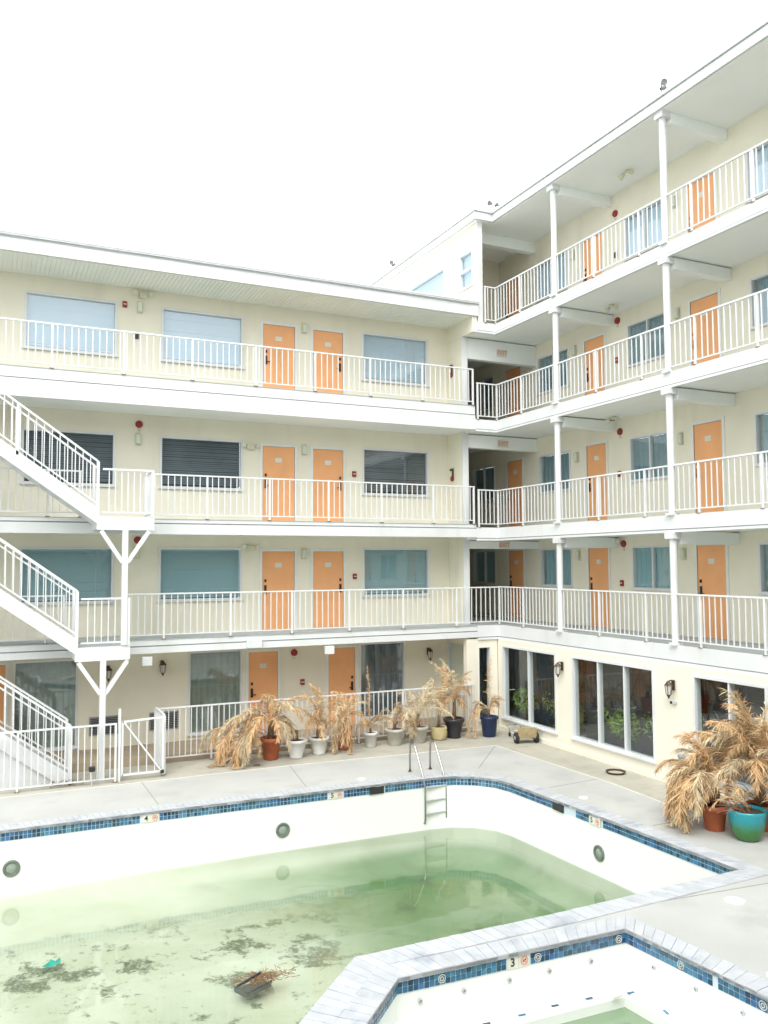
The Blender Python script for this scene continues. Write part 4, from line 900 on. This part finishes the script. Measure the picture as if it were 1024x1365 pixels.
plant('wide dead palm over a weathered grey pot behind the ladder', 10.05, 19.24, 'std', 'potgrey', .24, .40, rf_(13, (35, 88), (.8, 1.35), (.6, 2.0), (.14, .24)) + rf_(3, (10, 40), (.6, .8), (2.5, 3.5), (.18, .24), (200, 330)), (.3, .04), 18, nl=38, fm='palmp')
plant('dead stem in a ribbed straw-yellow pot, second left of the navy pot', 10.66, 19.28, 'ribbed', 'potyellow', .22, .33, rf_(7, (55, 88), (.8, 1.3), (.3, 1.3), (.12, .2)), (.3, .035), 19, nl=30)
plant('tall shaggy dead palm in a black glazed pot', 11.12, 19.30, 'urn', 'potblack', .27, .50, rf_(9, (70, 88), (.8, 1.35), (.2, 1.3), (.14, .22)) + rf_(7, (30, 75), (.5, .9), (1.0, 3), (.16, .24)), (.55, .05), 20, nl=38)
plant('dead plant with hanging fronds in a square-shouldered navy pot by the glazed corner', 12.02, 19.02, 'tall', 'potnavy', .24, .52, rf_(7, (45, 85), (.5, .95), (.6, 2), (.14, .22)) + [(185, 30, 1.25, 3.0, .22), (200, 25, 1.1, 3.2, .2), (130, 82, 1.4, .6, .12)], (.2, .04), 21, nl=36)
# right-hand cluster
plant('huge straw-coloured dead palm falling left out of a terracotta pot, beside the pool', 11.28, 10.78, 'std', 'terra', .22, .42, rf_(12, (40, 85), (.8, 1.25), (.9, 2.0), (.20, .30), (60, 185)) + rf_(22, (5, 55), (.9, 1.4), (1.3, 2.8), (.20, .30), (118, 196)), (.35, .07), 22, nl=56)
plant('reddish dead stems in a large teal-to-green glazed pot', 11.36, 10.16, 'bowl', 'potwhite', .30, .49, rf_(6, (35, 75), (.6, .95), (.6, 1.6), (.12, .2), (70, 200)), (.04, .03), 23, nl=14)
plant('tall bushy straw-coloured dead palm in a terracotta pot at the right picture edge', 12.02, 10.45, 'std', 'terra', .24, .42, rf_(26, (50, 88), (1.1, 1.6), (.5, 1.4), (.22, .32)) + rf_(18, (20, 60), (1.2, 1.7), (.9, 1.8), (.22, .32), (60, 185)), (.55, .08), 24, nl=54)
plant('dead palm bending over from just outside the right picture edge', 12.2, 9.75, 'std', 'terra', .24, .42, rf_(24, (40, 88), (.8, 1.3), (.6, 1.8), (.22, .34), (-90, 180)), (.4, .08), 25, nl=54)
M['redstem'] = mat('dry_reddish_stem', (0.36, 0.17, 0.10), 0.8, 0.3, 9)
for o in list(bpy.data.objects):
    lb = o.get('label', '')
    if o.get('category') == 'potted plant' and ('teal' in lb or 'huge' in lb or 'tall bushy' in lb or 'leftmost' in lb or 'wide dead' in lb):
        r3 = random.Random(len(lb)); st_ = MB(); n3 = 18 if 'teal' in lb else 12
        for i in range(n3):
            a = R(r3.uniform(90, 200) if 'teal' in lb else r3.uniform(60, 300)); l = r3.uniform(.35, .8); b0 = Vector((r3.gauss(0, .05), r3.gauss(0, .05), .42))
            d = Vector((math.cos(a)*.8, math.sin(a)*.8, r3.uniform(.2, .9))).normalized(); p1 = b0+d*l*.5; p2 = p1+(d+Vector((0, 0, -.3-r3.random()*.4))).normalized()*l*.5
            st_.tube([b0, p1, p2], [.009, .006, .003], 5)
        tag(st_.build('bare_stems', 'redstem', o), kind='stuff')
# two-tone glaze of the teal pot
def glaze():
    m = mat('teal_green_glaze', (0.02, 0.30, 0.33), 0.2, spec=0.6); n = m.node_tree; p = n.nodes['Principled BSDF']
    g = n.nodes.new('ShaderNodeNewGeometry'); s = n.nodes.new('ShaderNodeSeparateXYZ'); r = n.nodes.new('ShaderNodeMapRange'); r.inputs['From Min'].default_value = .24; r.inputs['From Max'].default_value = .42
    ns = n.nodes.new('ShaderNodeTexNoise'); ns.inputs['Scale'].default_value = 14; ad = n.nodes.new('ShaderNodeMath'); ad.operation = 'MULTIPLY_ADD'; ad.inputs[1].default_value = .12
    mx = n.nodes.new('ShaderNodeMix'); mx.data_type = 'RGBA'; mx.inputs[6].default_value = (0.05, 0.19, 0.05, 1); mx.inputs[7].default_value = (0.02, 0.27, 0.31, 1)
    n.links.new(g.outputs['Position'], s.inputs[0]); n.links.new(g.outputs['Position'], ns.inputs['Vector']); n.links.new(ns.outputs['Fac'], ad.inputs[0]); n.links.new(s.outputs['Z'], ad.inputs[2]); n.links.new(ad.outputs[0], r.inputs['Value']); n.links.new(r.outputs[0], mx.inputs[0]); n.links.new(mx.outputs[2], p.inputs['Base Color']); return m
gm = glaze()
for o in bpy.data.objects:
    if o.name.startswith('pot') and o.type == 'MESH' and o.parent and 'teal-to-green' in o.parent.get('label', ''): o.data.materials[0] = gm
# ------------------------------------------------------------------ loose objects on the deck
ct = thing('hand_cart', 'low black-wheeled hand cart with a wooden board lying by the sliding windows', 'cart', (12.42, 17.95, 0), rz=R(75))
for s in (-1, 1): MB().tube([(-.15, s*.17, .20), (.75, s*.17, .20), (.95, s*.17, .26), (1.05, s*.14, .26)], .016, 8).build('frame_rail', 'steelgrey', ct, smooth=True)
MB().tube([(1.05, -.14, .26), (1.05, .14, .26)], .016, 8).build('handle_bar', 'steelgrey', ct)
for x in (.15, .40, .65, .85): MB().bar((x, -.17, .20), (x, .17, .20), .03, .02).build('cross_bar', 'steelgrey', ct)
MB().box(-.16, -.12, -.24, .24, .14, .40).build('wooden_board', 'wood', ct, bevel=.006)
MB().box(-.14, .20, -.22, .22, .215, .24).build('wooden_board', 'wood', ct, bevel=.006)
MB().tube([(-.05, -.30, .13), (-.05, .30, .13)], .014, 8).build('axle', 'steelgrey', ct)
for s in (-1, 1):
    w = MB().lathe([(.0, -.035), (.06, -.04), (.125, -.04), (.135, -.02), (.135, .02), (.125, .04), (.06, .04), (0, .035)], 20).build('wheel', 'rubber', ct, smooth=True); w.rotation_euler = (math.pi/2, 0, 0); w.location = (-.05, s*.26, .135)
    h = MB().lathe([(0, -.045), (.05, -.045), (.05, .045), (0, .045)], 12).build('hub', 'galv', w)
    c = MB().lathe([(0, -.015), (.055, -.018), (.055, .018), (0, .015)], 16).build('caster', 'rubber', ct, smooth=True); c.rotation_euler = (math.pi/2, 0, 0); c.location = (.80, s*.15, .056)
    MB().bar((.80, s*.15, .06), (.78, s*.16, .20), .025).build('caster_fork', 'steelgrey', ct)
rg = thing('plant_saucer', 'dark round plant saucer lying on the beige paving below the three-pane window', 'saucer', (12.36, 14.52, 0)); MB().lathe([(0, .006), (.17, .006), (.205, .045), (.215, .045), (.19, 0), (0, 0)], 32).build('dish', 'bronze', rg, smooth=True); MB().lathe([(0, .012), (.16, .012)], 32).build('dried_silt', 'conc2', rg)
pp = thing('vent_pipe', 'short galvanised pipe stub standing against the pale wall', 'pipe', (12.68, 12.93, 0)); MB().tube([(0, 0, 0), (0, 0, .62)], .055, 14).build('pipe', 'galv', pp, smooth=True); MB().lathe([(.07, .62), (.075, .65), (.07, .68), (0, .69)], 14).build('cap', 'steelgrey', pp)
for x, y, r_, lb in ((9.17, 8.45, .13, 'white round lid in the deck beside the near pool corner'), (7.95, 6.72, .15, 'white round lid in the deck right of the spa'), (10.52, 13.3, .09, 'small white lid on the deck above the right skimmer'), (7.25, 16.5, .09, 'small white lid on the far deck left of the ladder')):
    t = thing('skimmer_lid', lb, 'lid', (x, y, 0), 'white skimmer lids'); MB().lathe([(r_, 0), (r_, .008), (r_-.01, .012), (0, .012)], 24).build('disc', 'lid', t); MB().box(-.02, .02, -.008, .008, .012, .016).build('finger_slot', 'steelgrey', t)
t = thing('sunken_tray', 'broken black plastic tray lying in the shallow green water', 'tray', (3.35, 11.25, -1.195), rz=.5)
mb = MB(); mb.hexa([(-.22, -.12), (.2, -.15), (.24, .1), (-.2, .14)], .06, .085); mb.build('tray_floor', 'chair', t)
MB().bar((-.22, -.12, .11), (.2, -.15, .12), .02, .035).build('tray_rim', 'chair', t); MB().bar((-.2, .14, .11), (.24, .1, .15), .02, .035).build('tray_rim', 'chair', t); MB().bar((-.22, -.12, .11), (-.2, .14, .1), .02, .035).build('tray_rim', 'chair', t)
t = thing('dead_twigs', 'tangle of reddish dead twigs beside the black tray in the pool', 'twigs', (3.62, 11.42, -1.12)); mb = MB(); r2 = random.Random(3)
for i in range(260):
    a = r2.uniform(0, 6.28); l = r2.uniform(.03, .13); c = Vector((r2.gauss(-.08, .17), r2.gauss(-.04, .08), .03+r2.random()*.03)); mb.bar(c, c+Vector((math.cos(a)*l, math.sin(a)*l, r2.uniform(-.01, .02))), .006)
tag(mb.build('twigs', 'redstem2', t), kind='stuff')
t = thing('teal_rag', 'crumpled teal rag floating in the shallow end', 'rag', (.95, 12.95, -1.075)); mb = MB(); r2 = random.Random(8)
gx = [[(i*.06-.12+r2.gauss(0, .008), j*.04-.06+i*.02, .015+abs(r2.gauss(0, .018))) for j in range(4)] for i in range(5)]
for i in range(4):
    for j in range(3): mb.quad(gx[i][j], gx[i+1][j], gx[i+1][j+1], gx[i][j+1])
mb.build('cloth', 'teal_rag', t)
t = thing('garden_tap', 'small dark tap on a short standpipe in front of the fence', 'tap', (2.06, 18.42, 0)); MB().tube([(0, 0, 0), (0, 0, .30)], .014, 8).build('standpipe', 'galv', t); MB().box(-.06, .06, -.05, .05, .30, .40).build('valve_box', 'dark', t, bevel=.01)
for x, y, s, lb in ((5.15, 18.62, 1, 'small dark leaf clump on the deck in front of the leftmost palm'), (5.6, 18.6, 2, 'dark leaf scrap on the deck right of the first leaf clump'), (1.55, 18.72, 3, 'heap of dead leaves under the lowest stair behind the fence')):
    t = thing('leaf_litter', lb, 'dead leaves', (x, y, 0)); mb = MB(); r2 = random.Random(s)
    for i in range(26 if s < 3 else 90):
        c = Vector((r2.gauss(0, .05 if s < 3 else .2), r2.gauss(0, .03 if s < 3 else .06), .012+r2.random()*(.03 if s < 3 else .10))); a = Vector((r2.gauss(0, 1), r2.gauss(0, 1), r2.gauss(0, .3))).normalized()*.035; b = a.cross(Vector((r2.gauss(0, .3), r2.gauss(0, .3), 1))).normalized()*.014
        mb.quad(c-a, c+b, c+a, c-b)
    mb.build('leaves', 'stem', t)
